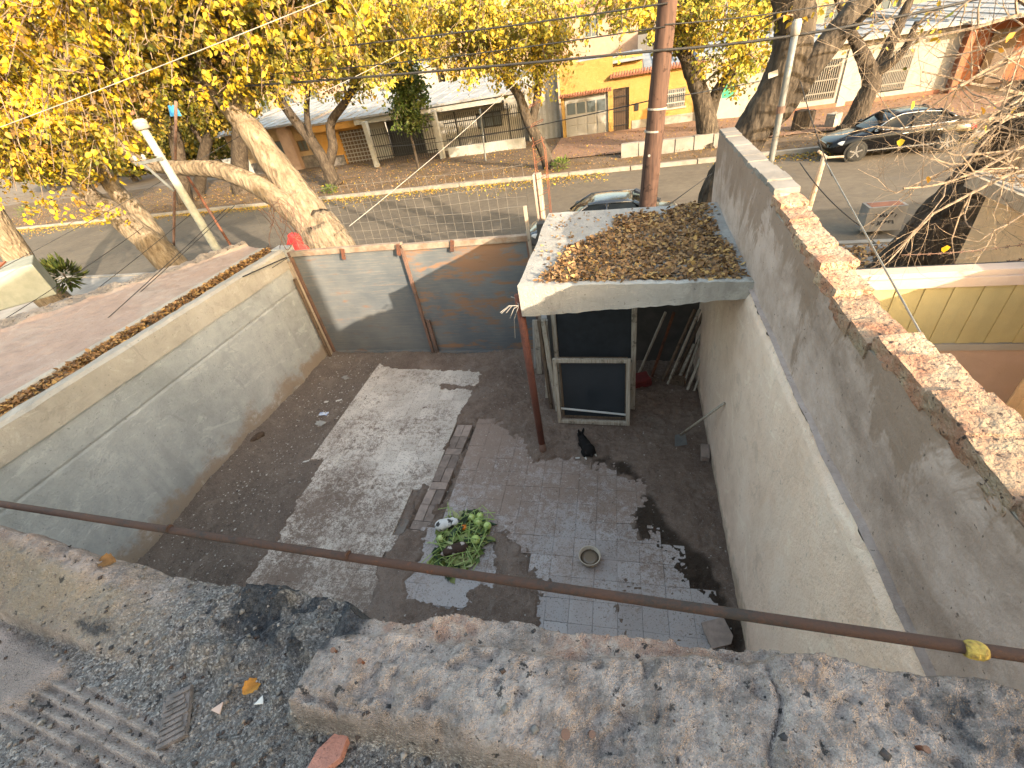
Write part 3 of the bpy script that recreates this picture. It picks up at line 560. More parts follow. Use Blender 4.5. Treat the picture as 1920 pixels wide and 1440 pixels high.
leaning_frame('window_frame', (-.985, 4.735), (.03, 4.725), 1.06, .10, .055, .05, MT['oldwood'], None, 'empty pale wooden window frame propped up in front of the dark screen', ())
m_ = MB(); m_.bar((-.94, 4.80, .245), (-.02, 4.80, .155), .02, .02); m_.build('white_rod', plain('white_plastic', (.7, .7, .68), (.6, .6, .58), 6, .5), label='thin white rod slanting across the lower part of the empty window frame', cat='rod')
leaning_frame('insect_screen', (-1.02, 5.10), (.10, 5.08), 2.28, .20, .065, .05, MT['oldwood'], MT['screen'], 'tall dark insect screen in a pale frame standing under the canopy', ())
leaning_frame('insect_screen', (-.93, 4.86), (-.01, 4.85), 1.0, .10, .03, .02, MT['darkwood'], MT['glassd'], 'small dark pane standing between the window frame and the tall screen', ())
# timber standing left of the screens
for i, (px, py, tx, ty, w, mt) in enumerate(((1046, 770, 1018, 600, .06, 'oldwood'), (1034, 765, 1010, 600, .045, 'darkwood'), (1026, 745, 1024, 600, .05, 'oldwood'), (1012, 700, 1006, 600, .09, 'polew'), (1004, 690, 1000, 600, .035, 'wireg'))):
    a = PZ(px, py, .03); y2 = a.y + .12; b = P(tx, ty, y2); b.z = min(b.z, 2.30); m_ = MB(); m_.bar(a, b, w, .05); m_.build('timber_plank', MT[mt], bevel=.004, group='timber leaning at the left side of the screens', label=('pale plank leaning closest to the tall screen', 'thin brown plank second from the tall screen', 'pale plank third from the tall screen', 'thick round-edged grey timber leaning left of the screens', 'thin grey strip leaning nearest the brown post')[i], cat='plank')
# bundle of slanting battens against the right wall
spec = [(1150 + 45, 707, 1248, 585, .03, 'oldwood'), (1222, 706, 1264, 585, .035, 'rust'), (1243, 714, 1303, 580, .04, 'darkwood'), (1252, 720, 1312, 580, .03, 'oldwood'), (1264, 712, 1322, 580, .04, 'darkwood'), (1272, 712, 1302, 645, .045, 'oldwood'), (1283, 718, 1332, 580, .03, 'oldwood'), (1289, 731, 1328, 638, .04, 'oldwood'), (1302, 733, 1325, 665, .03, 'oldwood'), (1278, 705, 1342, 575, .05, 'darkwood')]
lab = ['lone pale batten leaning in the dark nearest the tall screen', 'rusty bar leaning beside the lone pale batten', 'brown batten at the left of the leaning bundle', 'thin pale batten in the left part of the leaning bundle', 'brown batten in the middle of the leaning bundle', 'short wide pale board low in the middle of the bundle', 'long thin pale batten behind the short boards', 'pale board with a cut end in front of the bundle', 'short pale strip lowest and nearest the right wall', 'dark board highest and nearest the right wall']
for i, (px, py, tx, ty, w, mt) in enumerate(spec):
    a = PZ(px, py, .02 + .0); y2 = a.y + .15 + .02 * i; b = P(tx, ty, y2); m_ = MB(); m_.bar(a, b, w, .03); m_.build('leaning_batten', MT[mt], bevel=.003, label=lab[i], cat='batten', group='battens leaning under the canopy')
c = PZ(1196, 716, .06); o = chunk('red_tub', plain('dull_red_plastic', (.20, .035, .035), (.13, .03, .03), 5, .6), None, (c.x, c.y, .08), (.34, .22, .14), .4, 301, .12, 5); tag(o, 'dull red squashed tub on the ground under the canopy', 'tub')
c = PZ(1268, 715, .04); o = chunk('wooden_block', MT['darkwood'], None, (c.x, c.y, .06), (.26, .14, .1), -.3, 302, .08, 3); tag(o, 'dark wooden block lying at the foot of the leaning battens', 'block')
# hoe and the brick at the wall foot
ho = empty('garden_hoe', PZ(1278, 828, .02), 'hoe leaning with its pale handle against the right wall', 'hoe')
a = PZ(1276, 815, .16); b = PX(1358, 756, 1.0); m_ = MB(); m_.tube([a, a.lerp(b, .5), b], [.016, .015, .014], 8); under(m_.build('handle', MT['oldwood'], smooth=True), ho)
m_ = MB(); q = PZ(1277, 835, .02); m_.add([a + Vector((-.07, -.01, 0)), a + Vector((.06, .03, 0)), q + Vector((.08, .02, 0)), q + Vector((-.08, -.03, 0)), a + Vector((-.07, -.016, .004)), a + Vector((.06, .024, .004)), q + Vector((.08, .014, .004)), q + Vector((-.08, -.036, .004))], [(3, 2, 1, 0), (4, 5, 6, 7), (0, 1, 5, 4), (1, 2, 6, 5), (2, 3, 7, 6), (3, 0, 4, 7)]); under(m_.build('blade', MT['galv']), ho)
for i, (px, py, s, lb) in enumerate(((1331, 850, (.10, .22, .09), 'worn brick lying against the foot of the cream wall near the hoe'),)):
    c = PZ(px, py, .05); o = chunk('loose_brick', MT['brickp'], None, (min(c.x, .95), c.y, .055), s, -.1, 310 + i, .12, 4); tag(o, lb, 'brick')
# water bowl
bw = empty('water_bowl', PZ(1106, 1050, 0), 'round beige water bowl standing on the grey tiles', 'bowl')
m_ = MB(); m_.lathe([(.085, .002), (.098, .01), (.112, .075), (.117, .088), (.114, .092), (.106, .088), (.097, .04), (.08, .022), (.02, .02)], 36); o = m_.build('bowl_shell', plain('beige_ceramic', (.52, .45, .36), (.44, .37, .29), 9, .5), bw, smooth=True)
m_ = MB(); m_.lathe([(.0965, .046), (.05, .0462), (.005, .0463)], 36); b = NB('bowl_water'); m_.build('water', b.done((.16, .12, .085), .04, b.noise(14, 2), .05, .002, .6), bw, smooth=True)

# ------------------------------------------------------------------ leaf scatter helpers
def leaf_template(w=.36, fold=.10, curl=.12):
    v = np.array([(0, 0, 0), (.30, -w, fold), (.68, -w * .72, fold), (1, 0, -curl), (.68, w * .72, fold), (.30, w, fold)], float); f = np.array([(0, 1, 2, 3), (0, 3, 4, 5)]); return v, f
def leaves_mesh(name, pos, axis, size, cols, seed=0, tmpl=None, up=None, curl=None):
    """one leaf per row: base point, pointing direction, length, colour"""
    r = np.random.default_rng(seed); v0, f0 = tmpl or leaf_template(); n = len(pos)
    a = axis / np.linalg.norm(axis, axis=1, keepdims=True); ref = r.normal(size=(n, 3)) if up is None else up + r.normal(size=(n, 3)) * .35
    b = np.cross(ref, a); b /= np.linalg.norm(b, axis=1, keepdims=True) + 1e-9; c = np.cross(a, b)
    wv = r.uniform(.75, 1.15, n); cu = r.uniform(-1.0, 1.6, n) if curl is None else curl
    V = pos[:, None, :] + size[:, None, None] * (v0[None, :, 0:1] * a[:, None, :] + v0[None, :, 1:2] * wv[:, None, None] * b[:, None, :] + v0[None, :, 2:3] * cu[:, None, None] * c[:, None, :])
    F = f0[None] + (np.arange(n) * len(v0))[:, None, None]; C = np.repeat(cols, len(v0), axis=0)
    return np_mesh(name, V.reshape(-1, 3), F.reshape(-1, 4), False, C)
YEL = np.array([(.53, .375, .02), (.46, .30, .018), (.42, .345, .03), (.26, .26, .03), (.37, .21, .03)]); OLV = np.array([(.34, .26, .03), (.21, .20, .03), (.11, .13, .02), (.44, .29, .025), (.055, .07, .016)]); DRY = np.array([(.20, .115, .055), (.13, .078, .042), (.28, .17, .08), (.38, .24, .09), (.085, .055, .035)])
def pick(pal, w, n, r, var=.18):
    w = np.array(w, float); c = pal[r.choice(len(pal), n, p=w / w.sum())]; return np.clip(c * (1 + r.uniform(-var, var, (n, 1))), 0, 1)
def scatter_flat(name, n, sampler, zfn, size, pal, w, seed, lift=.03, **kw):
    r = np.random.default_rng(seed); xy = sampler(n, r); n = len(xy); ax = r.normal(size=(n, 3)); ax[:, 2] *= .35
    pos = np.column_stack([xy, zfn(xy[:, 0], xy[:, 1]) + r.uniform(.002, lift, n)]); upv = np.tile(np.array([0, 0, 1.0]), (n, 1)) + r.normal(size=(n, 3)) * .35
    me = leaves_mesh(name, pos, ax, r.uniform(*size, n), pick(pal, w, n, r), seed, up=upv); return link(name, me, MT['litter'], **kw)
def sl_sampler(n, r):
    u = r.uniform(0.0, 1.0, n * 4); v = r.uniform(0, 1, n * 4); k = fbm(u * 3.1, v * 3.1, 4, 91); edge = sstep(.0, .12, u - .22 * v) * sstep(1.05, .90, u + .05 * v) * sstep(1.02, .80, v - .25 * (u - .55)) * sstep(0.0, .04, v)
    keep = (k - .5) * 1.6 + edge * 1.25 - .55 > r.uniform(-.1, .42, n * 4); keep &= ~((u < .42) & (v > .30 + .75 * u + .10 * (k - .5))); u, v = u[keep][:n], v[keep][:n]
    return np.column_stack([-1.08 + 2.10 * u, 4.06 - .10 * u + 2.2 * v])
scatter_flat('leaf_litter', 7500, sl_sampler, lambda x, y: 2.515 - .01 * (x + 1) + .0225 * (y - 4.06) + .0 * x, (.030, .066), DRY * 1.35, (5, 3, 5, 2.6, 2), 5, .035, label='thick brown leaf litter lying on the canopy slab', cat='leaves', kind='stuff')
scatter_flat('stray_leaves', 260, lambda n, r: np.column_stack([r.uniform(-1.07, 1.03, n), r.uniform(4.1, 6.2, n)]), lambda x, y: 2.515 - .01 * (x + 1) + .0225 * (y - 4.06), (.03, .065), DRY * 1.3, (5, 3, 5, 2.6, 2), 51, .02, label='stray dry leaves and bits around the litter on the canopy', cat='leaves', kind='stuff')
def gut_sampler(n, r):
    y = r.uniform(1.6, 6.75, n); wdt = .17 + .10 * sstep(4.5, 6.5, y); x = -6.37 + r.normal(0, .45, n) * wdt - .10 * sstep(5.2, 6.7, y); return np.column_stack([x, y])[fbm(y * 2.1, y * 0, 3, 95) + .25 * sstep(3.5, 6.5, y) > r.uniform(.15, .75, n)]
scatter_flat('leaf_litter', 8000, gut_sampler, lambda x, y: 2.12 + .11 * np.exp(-((x + 6.38) / .13) ** 2) + .0 * x, (.03, .065), DRY * 1.15, (5, 3, 5, 3.5, 2), 6, .05, label='brown leaves filling the gutter along the top of the grey wall', cat='leaves', kind='stuff')
def far_sampler(n, r):
    x = r.uniform(-45, 12, n); t = np.abs(r.normal(0, .33, n)); q = np.column_stack([x, 19.82 - .05 * x - t * (.3 + fbm(x * .35, x * 0, 3, 97) * 3.0)]); return q[fbm(x * .45, x * 0 + 3, 4, 98) > r.uniform(.36, .62, n)]
scatter_flat('fallen_leaves', 9000, far_sampler, lambda x, y: 0 * x + .006, (.04, .09), np.vstack([YEL * .8, DRY[2:4]]), (3, 4, 2, 2, 4, 3, 3), 8, .05, label='drift of yellow fallen leaves along the far kerb', cat='leaves', kind='stuff')
def ver_sampler(n, r): x = r.uniform(-45, 14, n); return np.column_stack([x, r.uniform(20.1, 28.0, n) - .05 * x])
scatter_flat('fallen_leaves', 14000, ver_sampler, lambda x, y: 0 * x + .145, (.04, .085), np.vstack([YEL[:2] * .7, DRY[:3]]), (1, 2, 4, 4, 4), 9, .06, label='fallen leaves strewn over the bare far pavement', cat='leaves', kind='stuff')
def nr_sampler(n, r): x = r.uniform(2.5, 9, n); return np.column_stack([x, r.uniform(8.8, 10.55, n) - .05 * x])
scatter_flat('fallen_leaves', 3500, nr_sampler, lambda x, y: 0 * x + .12, (.06, .12), DRY * 1.3, (4, 3, 4, 3, 2), 10, .07, label='brown leaves heaped along the near kerb at the right', cat='leaves', kind='stuff')

# ------------------------------------------------------------------ heap of greens, vegetables and the animals
r = np.random.default_rng(21); n = 260; ang = r.uniform(0, 2 * np.pi, n); rad = np.sqrt(r.uniform(0, 1, n))
hx = -1.86 + .30 * rad * np.cos(ang); hy = 2.66 + .42 * rad * np.sin(ang); hz = .015 + .10 * (1 - rad) * r.uniform(.3, 1, n)
GRN = np.array([(.09, .15, .045), (.17, .23, .06), (.31, .36, .13), (.05, .09, .05), (.46, .47, .24)]); ax = r.normal(size=(n, 3)); ax[:, 2] = r.uniform(-.15, .35, n)
me = leaves_mesh('greens_heap', np.column_stack([hx, hy, hz]) - .06 * ax, ax, r.uniform(.06, .21, n), pick(GRN, (4, 4, 3, 4, 1.8), n, r, .35), 4, leaf_template(.27, .07, .30), up=np.tile(np.array([0, 0, 1.0]), (n, 1)))
gh = link('greens_heap', me, MT['green'], label='heap of green vegetable leaves on the grey tiles', cat='greens', kind='stuff')
m_ = MB()
for k in range(70):
    a = r.uniform(0, 6.28); c = Vector((-1.86 + r.uniform(-.3, .3), 2.66 + r.uniform(-.4, .4), .05 + r.uniform(0, .07))); d = Vector((math.cos(a), math.sin(a), r.uniform(-.2, .2))) * r.uniform(.06, .16); m_.tube([c - d, c + Vector((0, 0, .015)), c + d], .0045, 5)
m_.build('leaf_stalks', plain('pale_green_stalk', (.36, .45, .16), (.24, .34, .09), 8, .5), gh, kind='stuff')
def veg(name, px, py, rr, sq, mat, label, cat):
    c = PZ(px, py, .075); m_ = MB(); m_.lathe([(rr * math.sin(t) * (1 + .0 * t), rr * sq * -math.cos(t) * (1 - .12 * math.exp(-(math.pi - t) * 3))) for t in np.linspace(.12, 3.02, 12)], 18); o = m_.build('flesh', mat, None, smooth=True)
    e = empty(name, c, label, cat, 'vegetables on the heap of greens'); o.parent = e; q = MB(); q.tube([(0, 0, rr * sq * .8), (.004, .003, rr * sq * 1.25)], .006, 5); q.build('stem', plain(name + '_stem', (.2, .28, .08)), e); e.rotation_euler = (random.uniform(-.9, .9), random.uniform(-.9, .9), 0); return e
gtm = plain('green_tomato_skin', (.42, .55, .13), (.52, .60, .24), 14, .35, .5); otm = plain('orange_tomato_skin', (.80, .24, .02), (.72, .16, .015), 14, .3, .5)
for i, (px, py, lb) in enumerate(((826, 1009, 'pale green tomato at the left side of the heap'), (914, 986, 'pale green tomato at the right edge of the heap'), (896, 978, 'pale green tomato at the top right of the heap'), (900, 966, 'small green tomato highest on the heap'), (883, 970, 'green tomato at the top middle of the heap'), (892, 1012, 'whitish green tomato in the middle of the heap'))): veg('green_tomato', px, py, .042 + .006 * (i % 3), .9, gtm, lb, 'tomato')
veg('orange_tomato', 871, 989, .04, .85, otm, 'single orange tomato in the heap of greens', 'tomato')
def fur(name, c1, c2, scale, thr, soft=.04):
    b = NB(name); v = b.nd('ShaderNodeTexCoord').outputs['Object']; k = b.step(b.noise(scale, 2, .5, vec=v), thr - soft, thr + soft); f = b.noise(260, 3, .6, vec=v); col = b.mix(k, c1, c2); col = b.mix(b.step(f, .4, .7, 0, .35), col, tuple(x * .5 for x in c1)); return b.done(col, .85, f, .7, .004, .15)
def animal(name, label, cat, loc, rz, blobs, mat, group=None, voxel=.009, parts=()):
    e = empty(name, loc, label, cat, group, rz); bm = bmesh.new()
    for (x, y, z, sx, sy, sz) in blobs: bmesh.ops.create_uvsphere(bm, u_segments=20, v_segments=14, radius=1.0, matrix=Matrix.Translation((x, y, z)) @ Matrix.Diagonal((sx, sy, sz, 1)))
    me = bpy.data.meshes.new('body'); bm.to_mesh(me); bm.free(); o = link('body', me, mat, e); rm = o.modifiers.new('r', 'REMESH'); rm.mode = 'VOXEL'; rm.voxel_size = voxel; rm.use_smooth_shade = True; sm = o.modifiers.new('s', 'SMOOTH'); sm.factor = .6; sm.iterations = 4
    for (nm, bl, mt) in parts:
        for (x, y, z, sx, sy, sz) in bl:
            q = MB(); q.lathe([(math.sin(t), -math.cos(t)) for t in np.linspace(.15, 2.99, 8)], 12, mat4=Matrix.Translation((x, y, z)) @ Matrix.Diagonal((sx, sy, sz, 1))); q.build(nm, mt, e, smooth=True)
    return e
GP = [(0, 0, .062, .115, .066, .06), (-.05, 0, .058, .085, .072, .058), (.10, 0, .062, .062, .048, .045), (.145, 0, .052, .035, .03, .028), (.06, .04, .012, .03, .015, .015), (.06, -.04, .012, .03, .015, .015), (-.07, .05, .012, .035, .018, .016), (-.07, -.05, .012, .035, .018, .016), (.085, .045, .085, .02, .014, .018), (.085, -.045, .085, .02, .014, .018)]
eye = m_paint('dark_eye', (.01, .008, .008), .1); EYES = ('eye', [(.13, .027, .068, .006, .005, .006), (.13, -.027, .068, .006, .005, .006)], eye); nose = ('nose', [(.178, 0, .05, .006, .008, .006)], plain('pink_nose', (.4, .2, .18)))
c = PZ(838, 988, .05); animal('guinea_pig', 'white guinea pig with black spots eating at the top left of the greens', 'guinea pig', (c.x, c.y, .05), .35, GP, fur('white_black_fur', (.72, .70, .67), (.03, .028, .028), 11, .53), 'guinea pigs in the yard', parts=(EYES, nose))
c = PZ(858, 1036, .05); animal('guinea_pig', 'brown and white guinea pig with a dark back in the middle of the greens', 'guinea pig', (c.x, c.y, .06), 3.6, GP, fur('brown_white_fur', (.065, .042, .032), (.55, .47, .42), 11, .56), 'guinea pigs in the yard', parts=(EYES, nose))
c = PZ(481, 822, .05); animal('guinea_pig', 'small brown guinea pig huddled alone at the foot of the grey wall', 'guinea pig', (c.x + .06, c.y, .05), -1.9, [tuple(q * .82 for q in b_) for b_ in GP], fur('brown_fur', (.075, .052, .038), (.13, .095, .07), 14, .55), 'guinea pigs in the yard', parts=())
RB = [(0, 0, .085, .15, .075, .08), (-.09, 0, .085, .095, .088, .085), (.10, 0, .095, .085, .062, .065), (.175, 0, .125, .058, .046, .05), (.215, 0, .112, .035, .032, .03), (.09, .045, .03, .035, .02, .03), (.09, -.045, .03, .035, .02, .03), (.12, .045, .012, .045, .018, .014), (.12, -.045, .012, .045, .018, .014), (-.08, .075, .03, .07, .022, .03), (-.08, -.075, .03, .07, .022, .03),
      (.155, .026, .19, .016, .014, .05), (.14, .034, .235, .016, .016, .045), (.155, -.026, .19, .016, .014, .05), (.14, -.034, .235, .016, .016, .045)]
bf = fur('black_fur', (.013, .012, .012), (.03, .027, .026), 12, .6); wf = plain('white_fur', (.6, .57, .53), (.5, .47, .43), 30, .9)
c = PZ(1099, 843, .02); animal('rabbit', 'black rabbit with upright ears and white hind feet on the dirt before the window frame', 'rabbit', (c.x, c.y, .015), 2.05, RB, bf, parts=(('tail', [(-.19, 0, .075, .026, .022, .022)], bf), ('hind_foot', [(-.15, .07, .02, .035, .014, .012)], wf), ('hind_foot', [(-.15, -.07, .02, .035, .014, .012)], wf), ('eye', [(.20, .036, .135, .007, .005, .007), (.20, -.036, .135, .007, .005, .007)], eye)))
# litter on the dirt
def crumple(name, px, py, s, mat, label, cat='litter', seed=0):
    c = PZ(px, py, .03); n = 9; R = np.random.default_rng(seed); u = np.linspace(-1, 1, n); U, V = np.meshgrid(u, u); hz_ = .35 * s[0] * (fbm(U * 2.1 + seed, V * 2.1, 3, seed) - .45); X_ = U * s[0]; Y_ = V * s[1]; me = grid_mesh(name, X_, Y_, hz_, False); o = link(name, me, mat, label=label, cat=cat); o.location = (c.x, c.y, zfloor(c.x, c.y) + .018); o.rotation_euler = (0, 0, R.uniform(-.6, .6)); so_ = o.modifiers.new('t', 'SOLIDIFY'); so_.thickness = .0015; return o
blp = plain('blue_white_packet', (.30, .38, .62), (.70, .72, .76), 9, .35, bstr=.1); wtp = plain('dirty_white_plastic', (.62, .60, .56), (.5, .48, .45), 8, .5, bstr=.1); clr = plain('grey_clear_plastic', (.34, .33, .31), (.28, .27, .25), 8, .25, bstr=.1)
crumple('plastic_packet', 605, 773, (.085, .04), blp, 'blue and white crumpled packet on the dirt beside the tiled path', seed=1); crumple('plastic_sheet', 599, 790, (.085, .06), clr, 'square of dull clear plastic just below the blue packet', seed=2)
crumple('plastic_scrap', 646, 705, (.08, .045), clr, 'grey plastic scrap on the dirt nearest the gate', seed=3); crumple('paper_scrap', 634, 748, (.055, .022), wtp, 'white scrap of paper on the dirt above the blue packet', seed=4); crumple('paper_scrap', 571, 861, (.05, .014), wtp, 'narrow white scrap of paper on the dirt below the blue packet', seed=5); crumple('paper_scrap', 610, 750, (.04, .025), wtp, 'small white scrap of paper left of the other scraps', seed=6); crumple('plastic_scrap', 1083, 858, (.0, .0) if False else (.03, .012), wtp, 'tiny white scrap beside the black rabbit', seed=7)
# uncounted small stones and chips
def chips(name, n, samp, size, cols, seed, label):
    r = np.random.default_rng(seed); xy = samp(n, r); n = len(xy); v0 = np.array([(1, 0, 0), (-.5, .87, 0), (-.5, -.87, 0), (.1, .1, .9)]); f0 = np.array([(0, 1, 3), (1, 2, 3), (2, 0, 3)])
    s = size[0] + (size[1] - size[0]) * r.uniform(0, 1, n) ** 3; a = r.uniform(0, 6.28, n); ca, sa = np.cos(a), np.sin(a); st = r.uniform(.5, 1.5, (n, 1))
    vx = v0[None, :, 0] * st; vy = v0[None, :, 1]; V = np.empty((n, 4, 3)); V[..., 0] = xy[:, :1] + s[:, None] * (vx * ca[:, None] - vy * sa[:, None]); V[..., 1] = xy[:, 1:2] + s[:, None] * (vx * sa[:, None] + vy * ca[:, None])
    zz = np.array([zfloor(x, y) for x, y in xy]); zz = np.maximum(zz, -.004); V[..., 2] = zz[:, None] + s[:, None] * v0[None, :, 2] * .8 - .001
    me = np_mesh(name, V.reshape(-1, 3), (f0[None] + (np.arange(n) * 4)[:, None, None]).reshape(-1, 3), False, np.repeat(pick(cols, (3, 3, 2), n, r), 4, axis=0)); return link(name, me, MT['litter'], label=label, cat='gravel', kind='stuff')
CH = np.array([(.45, .42, .38), (.22, .19, .165), (.10, .085, .075)])
chips('gravel', 3800, lambda n, r: np.column_stack([-6 + 1.7 * r.beta(1.4, 1.6, n), r.uniform(1.6, 6.5, n)]), (.004, .02), CH, 31, 'small stones and chips scattered over the left strip of dirt')
chips('gravel', 2600, lambda n, r: np.column_stack([r.uniform(-2.3, 1.0, n), r.uniform(1.6, 6.3, n)]), (.003, .015), CH, 32, 'small stones and chips scattered over the right part of the yard')
chips('gravel', 1500, lambda n, r: np.column_stack([r.uniform(-4.5, -2.4, n), r.uniform(1.6, 6.2, n)]), (.003, .009), CH, 33, 'crumbs of dirt lying on the white tiled path')

# ------------------------------------------------------------------ the roof we stand on, with its broken parapet
hr = empty('house_roof', (-2, -2, 3), 'broken grey concrete parapet and gravelly roof edge in the foreground', 'roof')
xs = np.arange(-3.1, 1.075, .0052); ys = np.concatenate([np.arange(-.45, .512, .0046)]); X, Y = np.meshgrid(xs, ys)
n1 = fbm(X * 3.2, Y * 3.2, 5, 51); n2 = fbm(X * 13, Y * 13, 4, 52); n3 = vnoise(X * 75, Y * 75, 53); n4 = vnoise(X * 150, Y * 150, 54); n5 = fbm(X * 34, Y * 34, 3, 57)
e1 = .055 * (fbm(X * 8, Y * 8, 4, 55) - .5)
roof = 3.185 + .030 * (n1 - .5) + .016 * (n2 - .5) + .006 * np.maximum(n3 - .35, 0) * 2 + .004 * n4
# rubble between the two copings
rub = sstep(.18, .36, Y + e1) * sstep(-1.42, -1.1, X + e1) * sstep(-.70, -.86, X + e1); roof = roof + rub * (.025 + .085 * (n2 - .42) + .05 * (n1 - .5) + .02 * n5)
# ribbed imprint of hollow blocks
rib = sstep(-1.95, -1.85, X) * sstep(-1.02, -1.08, X + e1 * .8) * sstep(.175, .155, Y + e1 * .5 + .10 * (X + 1.3)) * sstep(.38, .5, fbm(X * 5 + 3, Y * 5, 3, 58) + .12)
roof = roof * (1 - rib) + rib * (3.185 + .0085 * np.sin((Y + .10 * X + .006 * (n1 - .5)) * 2 * math.pi / .0265) + .003 * n3)
smoothp = sstep(.02, -.02, poly_dist(X, Y, [(-2.3, .30), (-1.78, .24), (-1.55, .20), (-1.60, .10), (-1.72, .05), (-2.3, .05)]) + e1 * .6); roof = roof * (1 - smoothp) + smoothp * (3.205 + .004 * n1)
# coping block on the right
inn = sstep(.185, .222, Y + .25 * e1 + .012 * np.sin(X * 4)); lef = sstep(-.80, -.735, X + .5 * e1 + .10 * (.30 - Y))
outb = .415 + .035 * np.sin(X * 3.1 + .6) + .075 * (fbm(X * 3.5, X * 0 + 2, 4, 59) - .5) + .06 * sstep(.25, .45, X); out = sstep(outb + .016, outb - .012, Y + .35 * e1)
outer_edge = .492 + .045 * (fbm(X * 5, X * 0, 4, 60) - .5) + .02 * (fbm(X * 22, X * 0, 3, 62) - .5) - .05 * sstep(-.78, -.70, X) * sstep(-.42, -.52, X) + .0 * X
pits = sstep(.66, .74, fbm(X * 19, Y * 19, 3, 56)); spall = sstep(.52, .56, fbm(X * 4.2 + 7, Y * 4.2, 4, 64)); cop = 3.300 + .040 * (n1 - .5) + .030 * (n2 - .5) + .014 * (n5 - .5) + .006 * n4 + .004 * n3 - .014 * pits - .010 * spall
lip = np.exp(-((Y - .240 - .012 * np.sin(X * 4)) / .010) ** 2) * sstep(-.78, -.70, X) * sstep(-.22, -.34, X); cop = cop - .017 * lip
crackx = X - .268 - .20 * (Y - .3) - .010 * np.sin(Y * 37) - .012 * (fbm(X * 0 + 1, Y * 30, 3, 90) - .5); crack = np.exp(-(crackx / .0042) ** 2); cop = cop - .014 * crack + .008 * sstep(.0, .02, crackx)
ledge = 3.250 + .050 * (n1 - .5) + .045 * (n2 - .5) + .018 * n5 + .004 * n4
msk = inn * lef; zz = roof * (1 - msk) + (ledge * (1 - out) + cop * out) * msk
# raised stub on the left
rise = sstep(-1.12, -1.75, X); base_y = .235 + .07 * (-1.25 - X) * .9; ridge_y = base_y + .155
stub = rise * (.05 + .17 * sstep(-1.2, -2.2, X)); prof = sstep(base_y - .01, base_y + .012, Y + .2 * e1) * .35 + sstep(base_y, ridge_y, Y + .3 * e1) * .65
back = sstep(ridge_y + .10, ridge_y + .03, Y + .6 * e1) * .75 + .25; zz = zz + stub * prof * back * (.80 + .40 * n1) + (.035 * (n2 - .5) + .014 * (n5 - .5)) * rise * sstep(base_y, ridge_y, Y)
zz = np.where(Y > outer_edge, np.minimum(zz, 3.25) - (Y - outer_edge) * 6, zz)
zz[-1, :] = 0.0; Yv = Y.copy(); Yv[-1, :] = .50
me = grid_mesh('parapet', X, Yv, zz)
lich = np.clip(sstep(.36, .53, fbm(X * 15, Y * 15, 5, 66, .65)) * (sstep(-1.45, -1.0, X) * sstep(-.56, -.72, X + .1 * (n1 - .5)) * sstep(.24, .44, Y + .12 * (n2 - .5)) * 1.15 + .35 * sstep(-2.0, -1.2, X) * sstep(-.9, -1.0, X) * sstep(.40, .46, Y) + .6 * sstep(.50, .60, X) * sstep(.98, .80, X) * sstep(.33, .39, Y) * sstep(.49, .44, Y)) + .75 * rise * np.exp(-(((X + 1.48) / .18) ** 2 + ((Y - .31) / .06) ** 2)) * (.6 + .8 * n2), 0, 1)
pinkm = np.clip(msk * (1 - out) * sstep(.40, .55, fbm(X * 4, Y * 4, 3, 68)) + .6 * rise * sstep(ridge_y - .02, ridge_y + .02, Y) * sstep(.45, .6, n1), 0, 1); tanm = rise * sstep(base_y, base_y + .02, Y) * sstep(ridge_y + .02, ridge_y - .02, Y); grav = (1 - msk) * (1 - np.clip(rise * sstep(base_y - .01, base_y + .01, Y), 0, 1)) * (1 - smoothp)
for nm, arr in (('lichen', lich), ('pink', pinkm), ('tan', tanm), ('gravel', grav * (1 - .72 * rib)), ('flat', smoothp)):
    a_ = me.attributes.new(nm, 'FLOAT', 'POINT'); a_.data.foreach_set('value', arr.ravel().astype(np.float32))
b = NB('broken_parapet_concrete'); n = b.noise(5, 7, .68); n2_ = b.noise(22, 6, .7); f = b.noise(95, 5, .7); vf = b.voro(260).outputs['Distance']; vc = b.voro(190).outputs['Color']
col = b.ramp(b.m('ADD', b.m('MULTIPLY', n, .5), b.m('MULTIPLY', n2_, .5)), [(.33, (.14, .113, .101)), (.45, (.285, .237, .214)), (.54, (.44, .37, .337)), (.66, (.56, .475, .43))])
col = b.mix(b.m('MULTIPLY', b.attr('pink').outputs['Fac'], .8), col, b.mix(b.step(n2_, .4, .6), (.42, .27, .21), (.50, .40, .34)))
col = b.mix(b.m('MULTIPLY', b.attr('tan').outputs['Fac'], .75), col, b.mix(b.step(n, .4, .6), (.40, .345, .26), (.27, .22, .17)))
gv = b.nd('ShaderNodeSeparateColor'); b.ln(vc, gv.inputs[0]); gcol = b.ramp(gv.outputs[0], [(0, (.055, .055, .058)), (.45, (.14, .135, .13)), (.8, (.28, .27, .26)), (1, (.48, .46, .44))]); col = b.mix(b.m('MULTIPLY', b.attr('gravel').outputs['Fac'], .82), col, gcol)
col = b.mix(b.m('MULTIPLY', b.attr('flat').outputs['Fac'], .8), col, (.36, .30, .28))
pit = b.step(b.noise(30, 5, .65), .62, .655); col = b.mix(b.m('MULTIPLY', pit, .9), col, (.035, .034, .036)); pit2 = b.step(b.noise(125, 4, .65), .575, .65); col = b.mix(b.m('MULTIPLY', pit2, .62), col, (.09, .078, .07)); big_ = b.step(b.noise(2.1, 5, .65, dist=.6), .50, .64); col = b.mix(b.m('MULTIPLY', big_, .38), col, (.12, .112, .108)); br_ = b.step(b.noise(150, 3, .6), .60, .68); col = b.mix(b.m('MULTIPLY', br_, .38), col, (.58, .53, .49))
